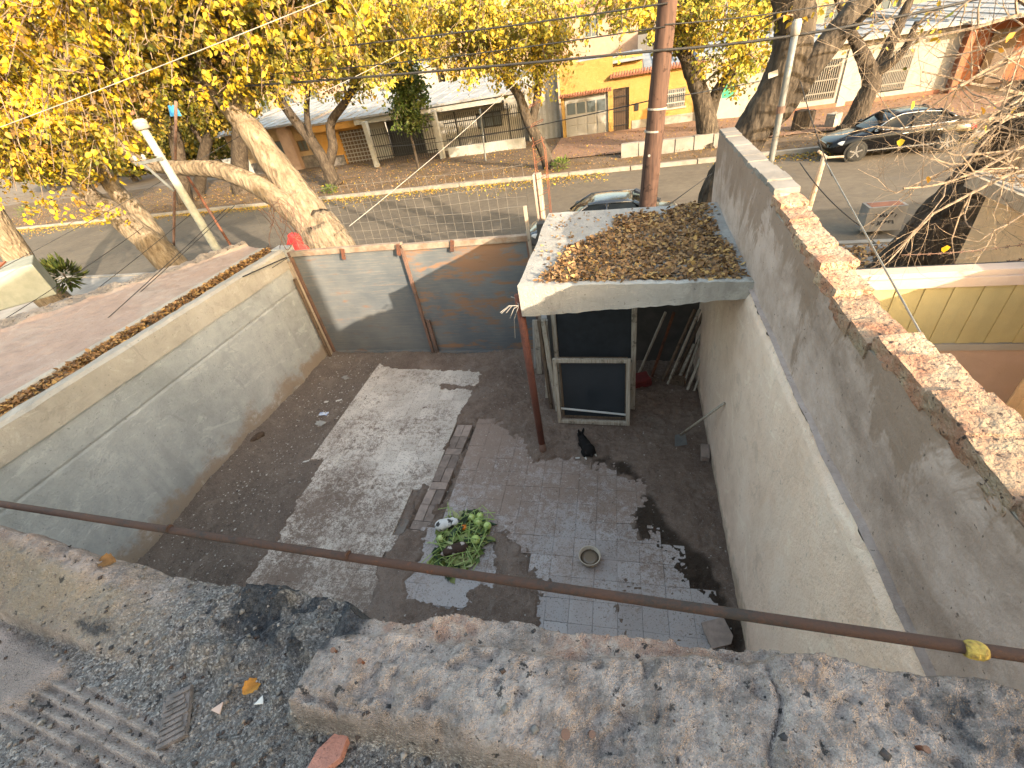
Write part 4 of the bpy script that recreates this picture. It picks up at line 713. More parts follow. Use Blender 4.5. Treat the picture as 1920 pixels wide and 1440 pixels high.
lk = b.step(b.m('ADD', b.attr('lichen').outputs['Fac'], b.m('MULTIPLY', b.m('SUBTRACT', n2_, .5), 1.6)), .36, .74); col = b.mix(b.m('MULTIPLY', lk, .88), col, b.mix(b.step(f, .4, .62), (.022, .026, .034), (.075, .08, .09)))
par_m = b.done(col, .93, b.m('ADD', b.m('ADD', b.m('MULTIPLY', n2_, .9), b.m('MULTIPLY', f, .7)), b.m('MULTIPLY', vf, .5)), 1.0, .012, .2)
under(link('parapet', me, par_m), hr)
m_ = MB(); m_.box(-6.2, 1.0, -9, .44, -.1, 3.0); under(m_.build('house_wall', MT['capL']), hr); m_ = MB(); m_.add([(-6.2, -9, 3.17), (1.07, -9, 3.17), (1.07, -.44, 3.17), (-6.2, -.44, 3.17)], [(0, 1, 2, 3)]); under(m_.build('roof_deck', MT['walk']), hr)
def zpar(x, y): return float(zz[int(np.clip((y + .45) / .0046, 0, zz.shape[0] - 2)), int(np.clip((x + 3.1) / .0052, 0, zz.shape[1] - 1))])
# loose pebbles on the roof, uncounted
r = np.random.default_rng(77); n = 5200; px_ = r.uniform(-2.1, 1.0, n); py_ = r.uniform(-.1, .49, n); gi = np.clip(((py_ + .45) / .0046).astype(int), 0, zz.shape[0] - 2); gj = np.clip(((px_ + 3.1) / .0052).astype(int), 0, zz.shape[1] - 1); keep = r.uniform(0, 1, n) < .12 + .88 * grav[gi, gj]; px_, py_, gi, gj = px_[keep], py_[keep], gi[keep], gj[keep]; n = len(px_)
oc = np.array([(1, 0, 0), (0, 1, 0), (-1, 0, 0), (0, -1, 0), (0, 0, .8), (0, 0, -.8)]); of = np.array([(0, 1, 4), (1, 2, 4), (2, 3, 4), (3, 0, 4), (1, 0, 5), (2, 1, 5), (3, 2, 5), (0, 3, 5)]); s_ = .0018 + .0085 * r.uniform(0, 1, n) ** 4
V = oc[None] * s_[:, None, None] * r.uniform(.6, 1.3, (n, 6, 3)); V += np.column_stack([px_, py_, zz[gi, gj] + s_ * .35])[:, None, :]
pm = np_mesh('pebbles', V.reshape(-1, 3), (of[None] + (np.arange(n) * 6)[:, None, None]).reshape(-1, 3), False, np.repeat(pick(np.array([(.05, .05, .055), (.19, .18, .17), (.32, .30, .285)]), (4, 4, 1.0), n, r), 6, axis=0)); link('pebbles', pm, MT['litter'], label='fine gravel and crumbs lying on the roof edge', cat='gravel', kind='stuff')
# nails and bolts standing in the coping
for i, (px, py, h, rr, hd, lb) in enumerate(((635, 1226, .028, .0032, .0062, 'bent nail standing in the coping, left one of the pair'), (684, 1246, .03, .0032, .006, 'bent nail standing in the coping, right one of the pair'), (1058, 1376, .026, .006, .0095, 'rusty bolt standing in the coping beside a smaller one'), (1106, 1368, .018, .005, .007, 'small rusty bolt standing just right of the larger bolt'), (1722, 1400, .02, .004, .006, 'dark nail at the right end of the coping'))):
    c = PZ(px, py, 3.305); z0 = zpar(c.x, c.y) - .004; e = empty('nail', (c.x, c.y, z0), lb, 'nail', 'nails in the coping'); q = MB(); q.tube([(0, 0, 0), (.002, -.002, h * .6), (.005, -.006, h)], rr, 8); q.build('shank', MT['rust'], e); q = MB(); q.tube([(.005, -.006, h), (.0055, -.0066, h + .0035)], hd, 10); q.build('head', MT['gatef'], e)
# shards and the single leaf on the roof
def shard(px, py, pts, th, mat, label, rz=0, name='shard', z=None):
    c = PZ(px, py, 3.20); q = MB(); q.prism(pts, 0, th); o = q.build(name, mat, label=label, cat='shard', bevel=.0015); o.location = (c.x, c.y, zpar(c.x, c.y) + .004 if z is None else z); o.rotation_euler = (random.uniform(-.12, .12), random.uniform(-.12, .12), rz); return o
redb = plain('broken_red_brick', (.42, .20, .155), (.34, .165, .13), 40, .9, bstr=.6, bscale=120, speck=(160, .62, (.12, .07, .06)))
shard(615, 1418, [(-.05, -.02), (.02, -.032), (.052, -.008), (.045, .022), (-.01, .024), (-.052, .004)], .022, redb, 'pointed red brick shard lying at the bottom edge of the roof', 1.0)
shard(483, 1311, [(-.011, -.011), (.013, -.004), (-.002, .014)], .003, wtp, 'tiny white triangular shard on the gravel'); shard(408, 1326, [(-.018, -.008), (.016, -.012), (.006, .014)], .004, plain('pale_pink_tile', (.5, .36, .3)), 'small pink tile shard on the gravel')
sh = MB(); nn_ = 9
for i in range(nn_): sh.box(-.035 + .004 * random.random() * i, .035 - .006 * random.random() * (i % 4), -.058 + i * .013, -.058 + i * .013 + .0085, 0, .012)
sh.box(-.036, .034, -.06, .06, -.004, .008); o = sh.build('ribbed_shard', plain('ribbed_clay', (.215, .185, .178), (.13, .115, .11), 30, .95, bstr=.8, bscale=140, speck=(90, .6, (.06, .055, .055))), label='ribbed clay shard at the end of the ridged roof strip', cat='shard'); c = PZ(328, 1342, 3.2); o.location = (c.x, c.y, zpar(c.x, c.y) + .006); o.rotation_euler = (.1, -.1, .6)
def single_leaf(px, py, s, col, label, rz):
    c = PZ(px, py, 3.21); u = np.linspace(0, 1, 9); U, V = np.meshgrid(u, np.linspace(-1, 1, 7)); wd = .42 * np.sin(np.pi * np.clip(U * .96 + .02, 0, 1)) ** .7 * (1 + .12 * np.sin(U * 22)); X_ = (U - .5) * s; Y_ = V * wd * s; Z_ = .22 * s * np.abs(V) ** 1.3 * wd / .42 + .10 * s * np.sin(U * 3 + 1) + .05 * s * (fbm(U * 4, V * 2, 2, 99)); me = grid_mesh('dry_leaf', X_, Y_, Z_, False); o = link('dry_leaf', me, plain('orange_dry_leaf', col, tuple(q * .6 for q in col), 60, .6), label=label, cat='leaf'); o.location = (c.x, c.y, zpar(c.x, c.y) + .004); o.rotation_euler = (.2, .15, rz); return o
single_leaf(466, 1283, .046, (.50, .22, .035), 'single orange dry leaf on the gravel of the roof', 1.1); single_leaf(232, 1077, .05, (.20, .10, .03), 'small brown dry leaf on the dark ledge behind the stub', .2)
# rusty pipe running along the roof edge
pp = empty('rusty_pipe', (-1, .56, 3.36), 'long rusty pipe running across the yard just beyond the parapet', 'pipe')
a = PZ(-120, 926, 3.36); bb = PZ(1965, 1236, 3.36); m_ = MB(); m_.tube([a.lerp(bb, t) + Vector((0, 0, -.01 * math.sin(t * 3.1))) for t in np.linspace(-.35, 1.04, 40)], .0120, 14, rough=.02); under(m_.build('tube', MT['rustp'], smooth=True), pp)
m_ = MB(); c = PZ(1826, 1219, 3.36); d = (bb - a).normalized(); m_.tube([c + d * t for t in np.linspace(-.016, .018, 8)], [.0135, .016, .017, .0178, .017, .0178, .0165, .0135], 12, rough=.06); under(m_.build('yellow_tape', plain('yellow_tape', (.42, .31, .07), (.12, .075, .03), 60, .7), smooth=False), pp)
for t in (.36, .555): 
    m_ = MB(); q = a.lerp(bb, t); m_.tube([q - d * .003, q + d * .003], .0132, 12); under(m_.build('clip', MT['rustp']), pp)
for t, zt in ((-.30, 0), (1.035, 0)):
    q = a.lerp(bb, t); m_ = MB(); m_.bar((q.x, q.y, 3.0), (q.x, q.y, q.z), .02); m_.bar((q.x, .40, 3.12), (q.x, q.y, 3.12), .02); under(m_.build('bracket', MT['rustp']), pp)
# the taller house behind on the right, whose shade covers the roof
nh = empty('tall_house', (3, -4, 0), 'two-storey cream house standing behind the roof to the right, out of the picture', 'house')
part_box(nh, 'wall', MT['wallR'], 1.5, 4.25, -9, -1.55, -.1, 7.3); part_box(nh, 'roof_slab', MT['conc'], 1.4, 4.3, -9.1, -1.5, 7.3, 7.45)
for zz_ in (1.0, 4.0): part_box(nh, 'window', MT['glassd'], 2.3, 3.5, -1.548, -1.53, zz_, zz_ + 1.2)

# ------------------------------------------------------------------ houses across the street
def mat_glass(): return MT['glassd']
yel = m_plaster('yellow_house_paint', (.28, .17, .05), (.33, .205, .065), (.36, .23, .085), None, streak=.1); orn = m_plaster('orange_house_paint', (.34, .18, .05), (.40, .215, .06), (.42, .25, .08), None, streak=.1); wht = m_plaster('white_house_paint', (.25, .238, .21), (.295, .282, .255), (.325, .31, .283), None, streak=.2); gry = m_plaster('grey_house_paint', (.26, .26, .25), (.33, .33, .31), (.38, .37, .35), None, streak=.3); tanp = m_plaster('tan_house_paint', (.28, .205, .125), (.34, .25, .155), (.37, .29, .19), None, streak=.15)
brk = plain('brown_brick_house', (.20, .075, .04), (.26, .11, .06), 3, .9); roofw = plain('white_roof_membrane', (.24, .255, .28), (.16, .175, .20), 1.1, .6, speck=(5, .58, (.30, .28, .26))); roofg = plain('grey_sheet_roof', (.27, .285, .31), (.18, .18, .18), 1.2, .6, speck=(6, .56, (.24, .17, .10))); rtile = plain('red_roof_tile', (.27, .115, .07), (.19, .085, .055), 4, .85); blk = m_paint('black_ironwork', (.015, .015, .016), .5); whp = m_paint('white_paint', (.29, .282, .262), .5); barm = m_paint('grey_bars', (.15, .142, .128), .5); brn = m_paint('brown_door_paint', (.10, .06, .035), .5); grnp = m_paint('green_shutter', (.03, .30, .17), .5); stone = plain('rough_stone', (.20, .18, .165), (.11, .10, .095), 4, .95, bstr=1, bscale=9, bdist=.1); pinkb = plain('pink_brick_far', (.33, .235, .185), (.27, .19, .145), 2, .9); cgl = m_paint('dark_window_glass', (.02, .02, .022), .25, .3); glass2 = m_paint('grey_window_glass', (.10, .12, .13), .12)
def RC(l, b, r_, t, y):
    p = P(l, b, y); q = P(r_, t, y); return p.x, q.x, p.z, q.z
def wall_open(par, name, mat, x0, x1, y, z0, z1, th, holes):
    """front wall with real openings: holes are (x0, x1, z0, z1)"""
    m_ = MB(); xs_ = sorted({x0, x1, *[h[0] for h in holes], *[h[1] for h in holes]}); zs_ = sorted({z0, z1, *[h[2] for h in holes], *[h[3] for h in holes]})
    for i in range(len(xs_) - 1):
        z_run = None
        for j in range(len(zs_) - 1):
            cx, cz = (xs_[i] + xs_[i + 1]) / 2, (zs_[j] + zs_[j + 1]) / 2; inside = any(h[0] < cx < h[1] and h[2] < cz < h[3] for h in holes)
            if not inside:
                if z_run is None: z_run = zs_[j]
            if z_run is not None and (inside or j == len(zs_) - 2):
                m_.box(xs_[i], xs_[i + 1], y, y + th, z_run, zs_[j] if inside else zs_[j + 1]); z_run = None
    return under(m_.build(name, mat), par)
def grille(par, x0, x1, z0, z1, y, n, mat, nh=2, w=.022):
    m_ = MB()
    for i in range(n): x = x0 + (x1 - x0) * (i + .5) / n; m_.box(x - w / 2, x + w / 2, y - w / 2, y + w / 2, z0, z1)
    for j in range(nh): z = z0 + (z1 - z0) * (j + .5) / nh; m_.box(x0, x1, y - w * .8, y + w * .3, z - w * .8, z + w * .8)
    return under(m_.build('grille', mat, kind='stuff'), par)
def window(par, x0, x1, z0, z1, y, fr, gl, n=2, fw=.06):
    m_ = MB(); m_.box(x0, x1, y, y + .02, z0, z1); o = under(m_.build('pane', gl), par)
    m_ = MB(); m_.box(x0, x0 + fw, y - .05, y - .004, z0, z1); m_.box(x1 - fw, x1, y - .05, y - .004, z0, z1); m_.box(x0 + fw, x1 - fw, y - .05, y - .004, z0, z0 + fw); m_.box(x0 + fw, x1 - fw, y - .05, y - .004, z1 - fw, z1)
    for i in range(1, n): x = x0 + (x1 - x0) * i / n; m_.box(x - fw * .35, x + fw * .35, y - .045, y - .004, z0 + fw, z1 - fw)
    under(m_.build('window_frame', fr), par); return o
def roof_slab(par, x0, x1, y0, y1, z, z2, mat, th=.12, nm='roof', rib=0):
    m_ = MB(); m_.add([(x0, y0, z - th), (x1, y0, z - th), (x1, y1, z2 - th), (x0, y1, z2 - th), (x0, y0, z), (x1, y0, z), (x1, y1, z2), (x0, y1, z2)], [(3, 2, 1, 0), (4, 5, 6, 7), (0, 1, 5, 4), (1, 2, 6, 5), (2, 3, 7, 6), (3, 0, 4, 7)])
    if rib:
        n = int((x1 - x0) / rib)
        for i in range(n): x = x0 + rib * (i + .5); m_.bar((x, y0 - .01, z + .018), (x, y1, z2 + .018), .06, .035)
    return under(m_.build(nm, mat), par)
def tile_row(par, x0, x1, y0, z, dep, drop, mat):
    """a short eave of curved roof tiles"""
    m_ = MB(); n = max(2, int((x1 - x0) / .14)); src = None
    for i in range(n):
        x = x0 + (x1 - x0) * (i + .5) / n; m_.tube([(x, y0, z + random.uniform(-.015, .015)), (x, y0 - dep, z - drop)], [.055, .065], 7)
    return under(m_.build('eave_tiles', mat, kind='stuff'), par)
# D: yellow house
Y0 = 28.8; D = empty('house', (0, Y0, .2), 'yellow house with a white garage door and a brown barred gate across the street', 'house', 'houses across the street')
x0, _, _, z1 = RC(1058, 265, 1052, 122, Y0); xs0 = P(1060, 262, Y0).x; xm = P(1150, 255, Y0).x; xe = P(1312, 228, Y0).x; ztl = P(1052, 122, Y0).z
gx0, gx1, gz0, gz1 = RC(1062, 262, 1140, 172, Y0); dx0, dx1, dz0, dz1 = RC(1146, 258, 1180, 146, Y0); wx0, wx1, wz0, wz1 = RC(1247, 203, 1286, 163, Y0)
wall_open(D, 'garage_wall', yel, xs0 - .1, xm, Y0 - .05, 0, ztl, .25, [(gx0, gx1, -.01, gz1)]); part_box(D, 'side_wall', yel, xs0 - .1, xs0 + .1, Y0 + .2, Y0 + 9, 0, ztl - .02)
wall_open(D, 'front_wall', yel, xm + .002, xe, Y0, 0, 2.75, .25, [(dx0, dx1, -.01, 2.15), (wx0, wx1, wz0, wz1)]); part_box(D, 'upper_wall', yel, xm - .6, xm + 1.5, Y0 + .6, Y0 + .8, 2.5, ztl - .1)
dg = part_box(D, 'garage_door', whp, gx0 + .03, gx1 - .03, Y0 + .06, Y0 + .11, .1, gz1)
for i in range(4):
    a_ = gx0 + .1 + (gx1 - gx0 - .2) * i / 4; w_ = (gx1 - gx0 - .2) / 4
    for nm, za, zb, mt in (('window_pane', .60, .86, glass2), ('door_panel', .08, .32, whp), ('door_panel', .34, .56, whp)): part_box(dg, nm, mt, a_ + .05, a_ + w_ - .05, Y0 + .035, Y0 + .062, gz1 * za, gz1 * zb, bevel=.01)
tile_row(D, xs0 - .15, xm - .05, Y0 - .04, gz1 + .16, .24, .09, rtile); tile_row(D, xm - .15, xe, Y0 + .1, 2.83, .42, .14, rtile)
part_box(D, 'gate_panel', brn, dx0, dx1, Y0 + .14, Y0 + .17, .05, 2.12); grille(D, dx0 + .03, dx1 - .03, .06, 2.1, Y0 + .06, 9, blk, 3)
window(D, wx0, wx1, wz0, wz1, Y0 + .12, whp, glass2); grille(D, wx0, wx1, wz0, wz1, Y0 - .04, 10, whp, 2, .035); part_box(D, 'window_sill', whp, wx0 - .08, wx1 + .08, Y0 - .06, Y0 - .002, wz0 - .09, wz0 - .01); part_box(D, 'letter_box', blk, xm + 1.15, xm + 1.35, Y0 - .05, Y0 - .004, 1.0, 1.35); part_box(D, 'plinth', MT['kerb'], xm + 1.0, xe, Y0 - .03, Y0 - .003, .1, .55)
roof_slab(D, xs0 - .1, xm + 1.6, Y0 + .25, Y0 + 10, ztl - .22, ztl - .15, roofw, rib=1.1); roof_slab(D, xm + 1.61, xe, Y0 + .2, Y0 + 10, 2.72, 3.25, roofw, rib=1.1)
# C: house behind black railings
Y0 = 29.2; C = empty('house', (-11, Y0, .2), 'low white house behind black iron railings across the street', 'house', 'houses across the street')
xa, xb = P(690, 300, Y0).x, P(992, 268, Y0).x; wx0, wx1, wz0, wz1 = RC(888, 247, 932, 210, Y0); px0, px1 = P(722, 290, Y0).x, P(790, 285, Y0).x
wall_open(C, 'front_wall', wht, xa, xb, Y0 + .9, 0, 2.75, .25, [(px0, px1, -.01, 2.2), (wx0, wx1, wz0, wz1)]); part_box(C, 'dark_doorway', blk, px0, px1, Y0 + 1.3, Y0 + 1.35, 0, 2.3)
window(C, wx0, wx1, wz0, wz1, Y0 + 1.0, blk, glass2, 3, .09); part_box(C, 'side_wall', wht, xb - .2, xb, Y0 + 1.15, Y0 + 9, 0, 2.7); part_box(C, 'porch_beam', gry, xa, xb - .0, Y0 - .3, Y0 - .05, 2.35, 2.62)
roof_slab(C, xa - .2, xb + .2, Y0 - .45, Y0 + 9, 2.78, 3.55, roofg, rib=.9); part_box(C, 'cooler_box', whp, xb - 1.1, xb - .3, Y0 - .5, Y0 - .02, 2.0, 2.5, bevel=.03)
fx0 = P(842, 285, Y0 - 1.6).x; fx1 = P(985, 270, Y0 - 1.6).x; part_box(C, 'fence_wall', gry, fx0, fx1, Y0 - 1.7, Y0 - 1.5, .05, .62); grille(C, fx0, fx1, .62, 2.25, Y0 - 1.6, 40, blk, 2, .03); grille(C, P(700, 300, Y0 - 1.6).x, P(828, 292, Y0 - 1.6).x, .3, 2.1, Y0 - 1.6, 30, blk, 3, .03)
for px, py in ((708, 312), (832, 300)): xx = P(px, py, Y0 - 1.6).x; part_box(C, 'fence_pillar', gry, xx - .14, xx + .14, Y0 - 1.75, Y0 - 1.45, .05, 2.55, bevel=.02)
for i in range(3): xx = fx0 + (fx1 - fx0) * (i + .5) / 3; part_box(C, 'fence_post', blk, xx - .04, xx + .04, Y0 - 1.64, Y0 - 1.56, .62, 2.35)
# B/A: orange porch house and stone-fronted tan house
Y0 = 30.2; B = empty('house', (-17, Y0, .2), 'orange house with a lattice door behind the forked tree', 'house', 'houses across the street')
xa, xb = P(612, 310, Y0).x, P(700, 300, Y0).x; dx0, dx1, dz0, dz1 = RC(652, 303, 662, 245, Y0)
wall_open(B, 'front_wall', orn, xa, xb, Y0, 0, 2.75, .25, [(dx0, dx1 + .9, -.01, 2.05)]); part_box(B, 'lattice_door', brn, dx0, dx1 + .9, Y0 + .12, Y0 + .16, .05, 2.05); grille(B, dx0, dx1 + .9, .1, 2.0, Y0 + .05, 8, whp, 8, .03); roof_slab(B, xa - .2, xb + .3, Y0 - .9, Y0 + 9, 2.75, 3.6, roofg, rib=.9); part_box(B, 'lintel', orn, xa, xb, Y0 - .85, Y0 - .7, 2.25, 2.6); part_box(B, 'stone_plinth', stone, xa, dx0 - .1, Y0 - .12, Y0 - .01, 0, .7)
A_ = empty('house', (-24, 31, .2), 'tan house with a stone pillar and a stone plinth at the left across the street', 'house', 'houses across the street'); Y0 = 31.0; xa, xb = P(455, 330, Y0).x, P(612, 312, Y0 - .3).x; wx0, wx1, wz0, wz1 = RC(500, 295, 535, 262, Y0); w2 = RC(562, 285, 572, 262, Y0)
wall_open(A_, 'front_wall', tanp, xa, xb, Y0, 0, 2.9, .25, [(wx0, wx1, wz0, wz1), (w2[0], w2[1], w2[2], w2[3])]); window(A_, wx0, wx1, wz0, wz1, Y0 + .12, brn, glass2); window(A_, w2[0], w2[1], w2[2], w2[3], Y0 + .12, brn, glass2); part_box(A_, 'stone_plinth', stone, xa + .2, xb, Y0 - .15, Y0 - .01, 0, .85); part_box(A_, 'stone_pillar', pinkb, P(552, 300, Y0 - .5).x - .5, P(552, 300, Y0 - .5).x + .4, Y0 - .55, Y0 - .16, 0, 2.8); roof_slab(A_, xa - .5, xb + .2, Y0 - .9, Y0 + 9, 2.95, 3.9, roofg, rib=.9)
m_ = MB(); c = P(470, 318, 29.0); m_.box(c.x - 1.6, c.x + .3, 28.6, 28.9, .1, 1.6); m_.build('garden_wall', gry, label='low grey garden wall left of the tan house', cat='wall')
# gap with a corrugated side wall between railings house and yellow house
gpw = empty('corrugated_wall', (-5, 29.5, .1), 'pale corrugated sheet wall between the railed house and the yellow house', 'wall'); xa, xb = P(993, 262, 29.6).x, P(1056, 258, 29.6).x
for i in range(int((xb - xa) / .16)): x = xa + i * .16; part_box(gpw, 'sheet_rib', whp if i % 2 else gry, x, x + .157, 29.55 + (.03 if i % 2 else 0), 29.66, .1, 3.35)
# E and F: white houses on the right
Y0 = 28.4; E_ = empty('house', (5, Y0, .2), 'small white house with a green shuttered window beside the yellow house', 'house', 'houses across the street'); xa, xb = P(1316, 228, Y0).x, P(1470, 208, Y0).x; wx0, wx1, wz0, wz1 = RC(1352, 190, 1380, 155, Y0)
wall_open(E_, 'front_wall', wht, xa, xb, Y0, 0, 3.0, .25, [(wx0, wx1, wz0, wz1)]); part_box(E_, 'green_shutter', grnp, wx0, wx1, Y0 + .05, Y0 + .09, wz0, wz1); part_box(E_, 'window_frame', whp, wx0 - .08, wx1 + .08, Y0 - .03, Y0 - .004, wz0 - .1, wz0 - .01); part_box(E_, 'white_gate', whp, xa + .15, wx0 + .9, Y0 - .06, Y0 - .02, .1, 1.05); roof_slab(E_, xa, xb, Y0 - .1, Y0 + 11, 3.05, 3.55, roofw, rib=1.0)
Y0 = 27.4; F_ = empty('house', (10, Y0, .2), 'long white house with two tall barred windows behind the black car', 'house', 'houses across the street'); xa, xb = P(1486, 208, Y0).x, P(1768, 190, Y0).x; zt = P(1600, 92, Y0).z; h1 = RC(1500, 205, 1582, 108, Y0); h2 = RC(1640, 190, 1718, 90, Y0); dr = RC(1592, 200, 1608, 108, Y0)
wall_open(F_, 'front_wall', wht, xa, xb, Y0, 0, zt + .28, .25, [(h1[0], h1[1], .55, h1[3]), (h2[0], h2[1], .5, h2[3])])
for h in (h1, h2): window(F_, h[0], h[1], .55, h[3], Y0 + .14, brn, cgl, 3); grille(F_, h[0], h[1], .55, h[3], Y0 - .03, 15, barm, 3, .035)
part_box(F_, 'pilaster', whp, h1[1] + .15, h1[1] + .5, Y0 - .06, Y0 - .003, .1, zt); part_box(F_, 'red_plinth', rtile, xa, xb, Y0 - .05, Y0 - .002, .1, .32); part_box(F_, 'eave', MT['conc'], xa - .1, xb + .1, Y0 - .55, Y0 + .3, zt + .28, zt + .40); roof_slab(F_, xa, xb, Y0 + .3, Y0 + 12, zt + .42, zt + .75, roofw, rib=1.0)
Y0 = 27.0; G_ = empty('house', (16, Y0, .2), 'dark red-brown house with a deep porch at the right end of the far side', 'house', 'houses across the street'); xa, xb = P(1772, 190, Y0).x, 24; part_box(G_, 'back_wall', brk, xa, xb, Y0 + 2.2, Y0 + 2.5, 0, 2.7); part_box(G_, 'side_wall', brk, xa, xa + .25, Y0, Y0 + 2.2, 0, 2.7); part_box(G_, 'porch_pillar', brk, xa + 4, xa + 4.4, Y0, Y0 + .4, 0, 2.6); part_box(G_, 'door', brn, xa + 2, xa + 3, Y0 + 2.12, Y0 + 2.19, 0, 2.1); roof_slab(G_, xa - .3, xb, Y0 - .5, Y0 + 11, 2.72, 3.3, roofg, rib=.9)
# second row of houses beyond
far = [(-62, 44, 13, 5.0, pinkb, 'pink brick house far behind the tan house at the left'), (-46, 47, 11, 6.2, tanp, 'tan house far behind the trees at the left'), (-33, 46, 9, 5.4, pinkb, 'pink brick house behind the tan and orange houses'), (-22, 45, 8, 4.6, wht, 'white house behind the railed house'), (-13, 48, 8, 6.6, tanp, 'tall tan house behind the corrugated wall'), (-3.5, 50, 8, 6.8, pinkb, 'tall pinkish brick house behind the yellow house'), (6.5, 46, 9, 4.4, gry, 'grey house behind the green shuttered house'), (17, 44, 10, 4.8, tanp, 'tan house behind the barred white house'), (30, 46, 14, 5.0, wht, 'white house far behind at the right edge')]
for (xc, yc, w, h, mt, lb) in far:
    e = empty('house', (xc, yc, 0), lb, 'house', 'houses of the second row'); hs = [(xc - w / 2 + w * (i + .5) / 3 - .6, xc - w / 2 + w * (i + .5) / 3 + .6, h - 2.2, h - .9) for i in range(3)]
    wall_open(e, 'front_wall', mt, xc - w / 2, xc + w / 2, yc, 0, h, .3, hs); part_box(e, 'side_wall', mt, xc + w / 2 - .3, xc + w / 2, yc + .3, yc + 9, 0, h); part_box(e, 'side_wall', mt, xc - w / 2, xc - w / 2 + .3, yc + .3, yc + 9, 0, h)
    for q in hs: window(e, q[0], q[1], q[2], q[3], yc + .15, whp, glass2)
    roof_slab(e, xc - w / 2 - .3, xc + w / 2 + .3, yc - .4, yc + 9.5, h + .1, h + .9, rtile if mt is pinkb else roofw, rib=.9)
m_ = MB()
for i in range(7): x = P(1165, 305, 22.0).x + .74 * i; m_.box(x, x + .73, 21.85 - .05 * i * .7, 22.15 - .05 * i * .7, 0, .62 + random.uniform(-.02, .02), jit=.006)
m_.build('low_wall', MT['walk'], label='low pale wall edging the pavement before the yellow house', cat='wall')

# ------------------------------------------------------------------ right neighbour: gate, beam and front wall
ng = empty('neighbour_gate', (3.4, 4.95, 0), 'ribbed yellow sheet gate under a pale beam on the right neighbour side', 'gate')
gm = plain('pale_yellow_sheet', (.38, .335, .185), (.33, .29, .155), 2, .7); yg = 5.0
for i in range(15): x = 2.35 + i * .125; part_box(ng, 'rib_sheet', gm, x, x + .1235, yg - (.014 if i % 2 else .004), yg + .02, 1.17, 1.86)
part_box(ng, 'lower_sheet', plain('pinkish_sheet', (.42, .31, .26), (.36, .27, .22), 2, .8), 2.35, 4.27, yg - .005, yg + .02, .05, 1.08); part_box(ng, 'middle_rail', whp, 2.3, 4.27, yg - .03, yg + .03, 1.085, 1.165); part_box(ng, 'stile', whp, 2.26, 2.345, yg - .03, yg + .03, .05, 1.86)
pkw = plain('pale_pink_beam', (.46, .38, .335), (.40, .33, .29), 3, .85); part_box(ng, 'beam', pkw, 1.3, 6, yg - .05, yg + .16, 1.87, 1.97); part_box(ng, 'beam', pkw, 1.3, 6, yg - .02, yg + .13, 1.972, 2.03); part_box(ng, 'beam_edge', blk, 1.3, 6, yg + .17, yg + .22, 1.90, 2.0)
sw = m_plaster('tan_neighbour_wall', (.66, .49, .31), (.76, .58, .38), (.78, .62, .43), None, streak=.1)
part_box(ng, 'side_panel', sw, 4.28, 5.2, yg - .02, yg + .1, -.1, 1.86)
c2 = P(1862, 342, 7.0); nw = empty('neighbour_house', (c2.x + 1, 5, 0), 'tan walled house with a leaf-strewn flat roof right of the dark leaning trunk', 'house')
part_box(nw, 'side_wall', sw, c2.x, c2.x + .22, 2.0, 7.0, -.1, c2.z); part_box(nw, 'parapet', sw, c2.x + 3.2, c2.x + 11, 6.80, 6.99, c2.z + .102, c2.z + .75); part_box(nw, 'front_wall', sw, c2.x + .23, c2.x + 11, 6.78, 6.995, -.1, c2.z - .004); part_box(nw, 'roof', MT['conc'], c2.x - .16, c2.x + 11, 1.9, 7.15, c2.z + .003, c2.z + .10, bevel=.02); part_box(nw, 'eave_board', MT['oldwood'], c2.x - .21, c2.x - .163, 1.9, 7.15, c2.z - .06, c2.z + .09)  # unseen parapet and longer front added to shade the kerbside box
scatter_flat('leaf_litter', 900, lambda n, r: np.column_stack([r.uniform(c2.x - .1, c2.x + 1.5, n), r.uniform(4.2, 7.1, n)]), lambda x, y: 0 * x + c2.z + .10, (.04, .08), DRY, (5, 4, 5, 2, 3), 15, .05, label='leaves lying on the roof of the tan neighbour house', cat='leaves', kind='stuff')
m_ = MB(); m_.box(1.3, 8, 6.5, 6.62, -.1, .35); m_.build('low_wall', MT['kerb'], label='low concrete wall on the pavement line of the right neighbour', cat='wall')
bx_ = empty('rubbish_holder', PZ(1652, 432, .1), 'pale concrete box with dark scribbled lettering by the near kerb at the right', 'box'); c = PZ(1652, 432, .11); cw = .36
part_box(bx_, 'body', MT['walk'], c.x - cw, c.x + cw, c.y, c.y + .4, .1, .62); part_box(bx_, 'inside', rtile, c.x - cw + .06, c.x + cw - .06, c.y + .06, c.y + .34, .6, .625)
def text(body, loc, size, mat, par, name='lettering', rot=(math.pi / 2, 0, 0), ext=.002):
    cu = bpy.data.curves.new(name, 'FONT'); cu.body = body; cu.size = size; cu.extrude = ext; cu.align_x = 'CENTER'; o = bpy.data.objects.new(name, cu); COL.objects.link(o)
    dg_ = bpy.context.evaluated_depsgraph_get(); me = bpy.data.meshes.new_from_object(o.evaluated_get(dg_)); bpy.data.objects.remove(o); me.materials.append(mat); ob = bpy.data.objects.new(name, me); COL.objects.link(ob); ob.location = loc; ob.rotation_euler = rot; return under(ob, par)
m_ = MB(); R = random.Random(5)
for row in range(2):
    x = c.x - .24
    while x < c.x + .2:
        zb = .44 - row * .16; m_.tube([(x + R.uniform(0, .05) + .012 * k, c.y - .004, zb + R.uniform(-.045, .05)) for k in range(4)], .009, 4); x += .075
under(m_.build('scribble', blk, kind='stuff'), bx_)

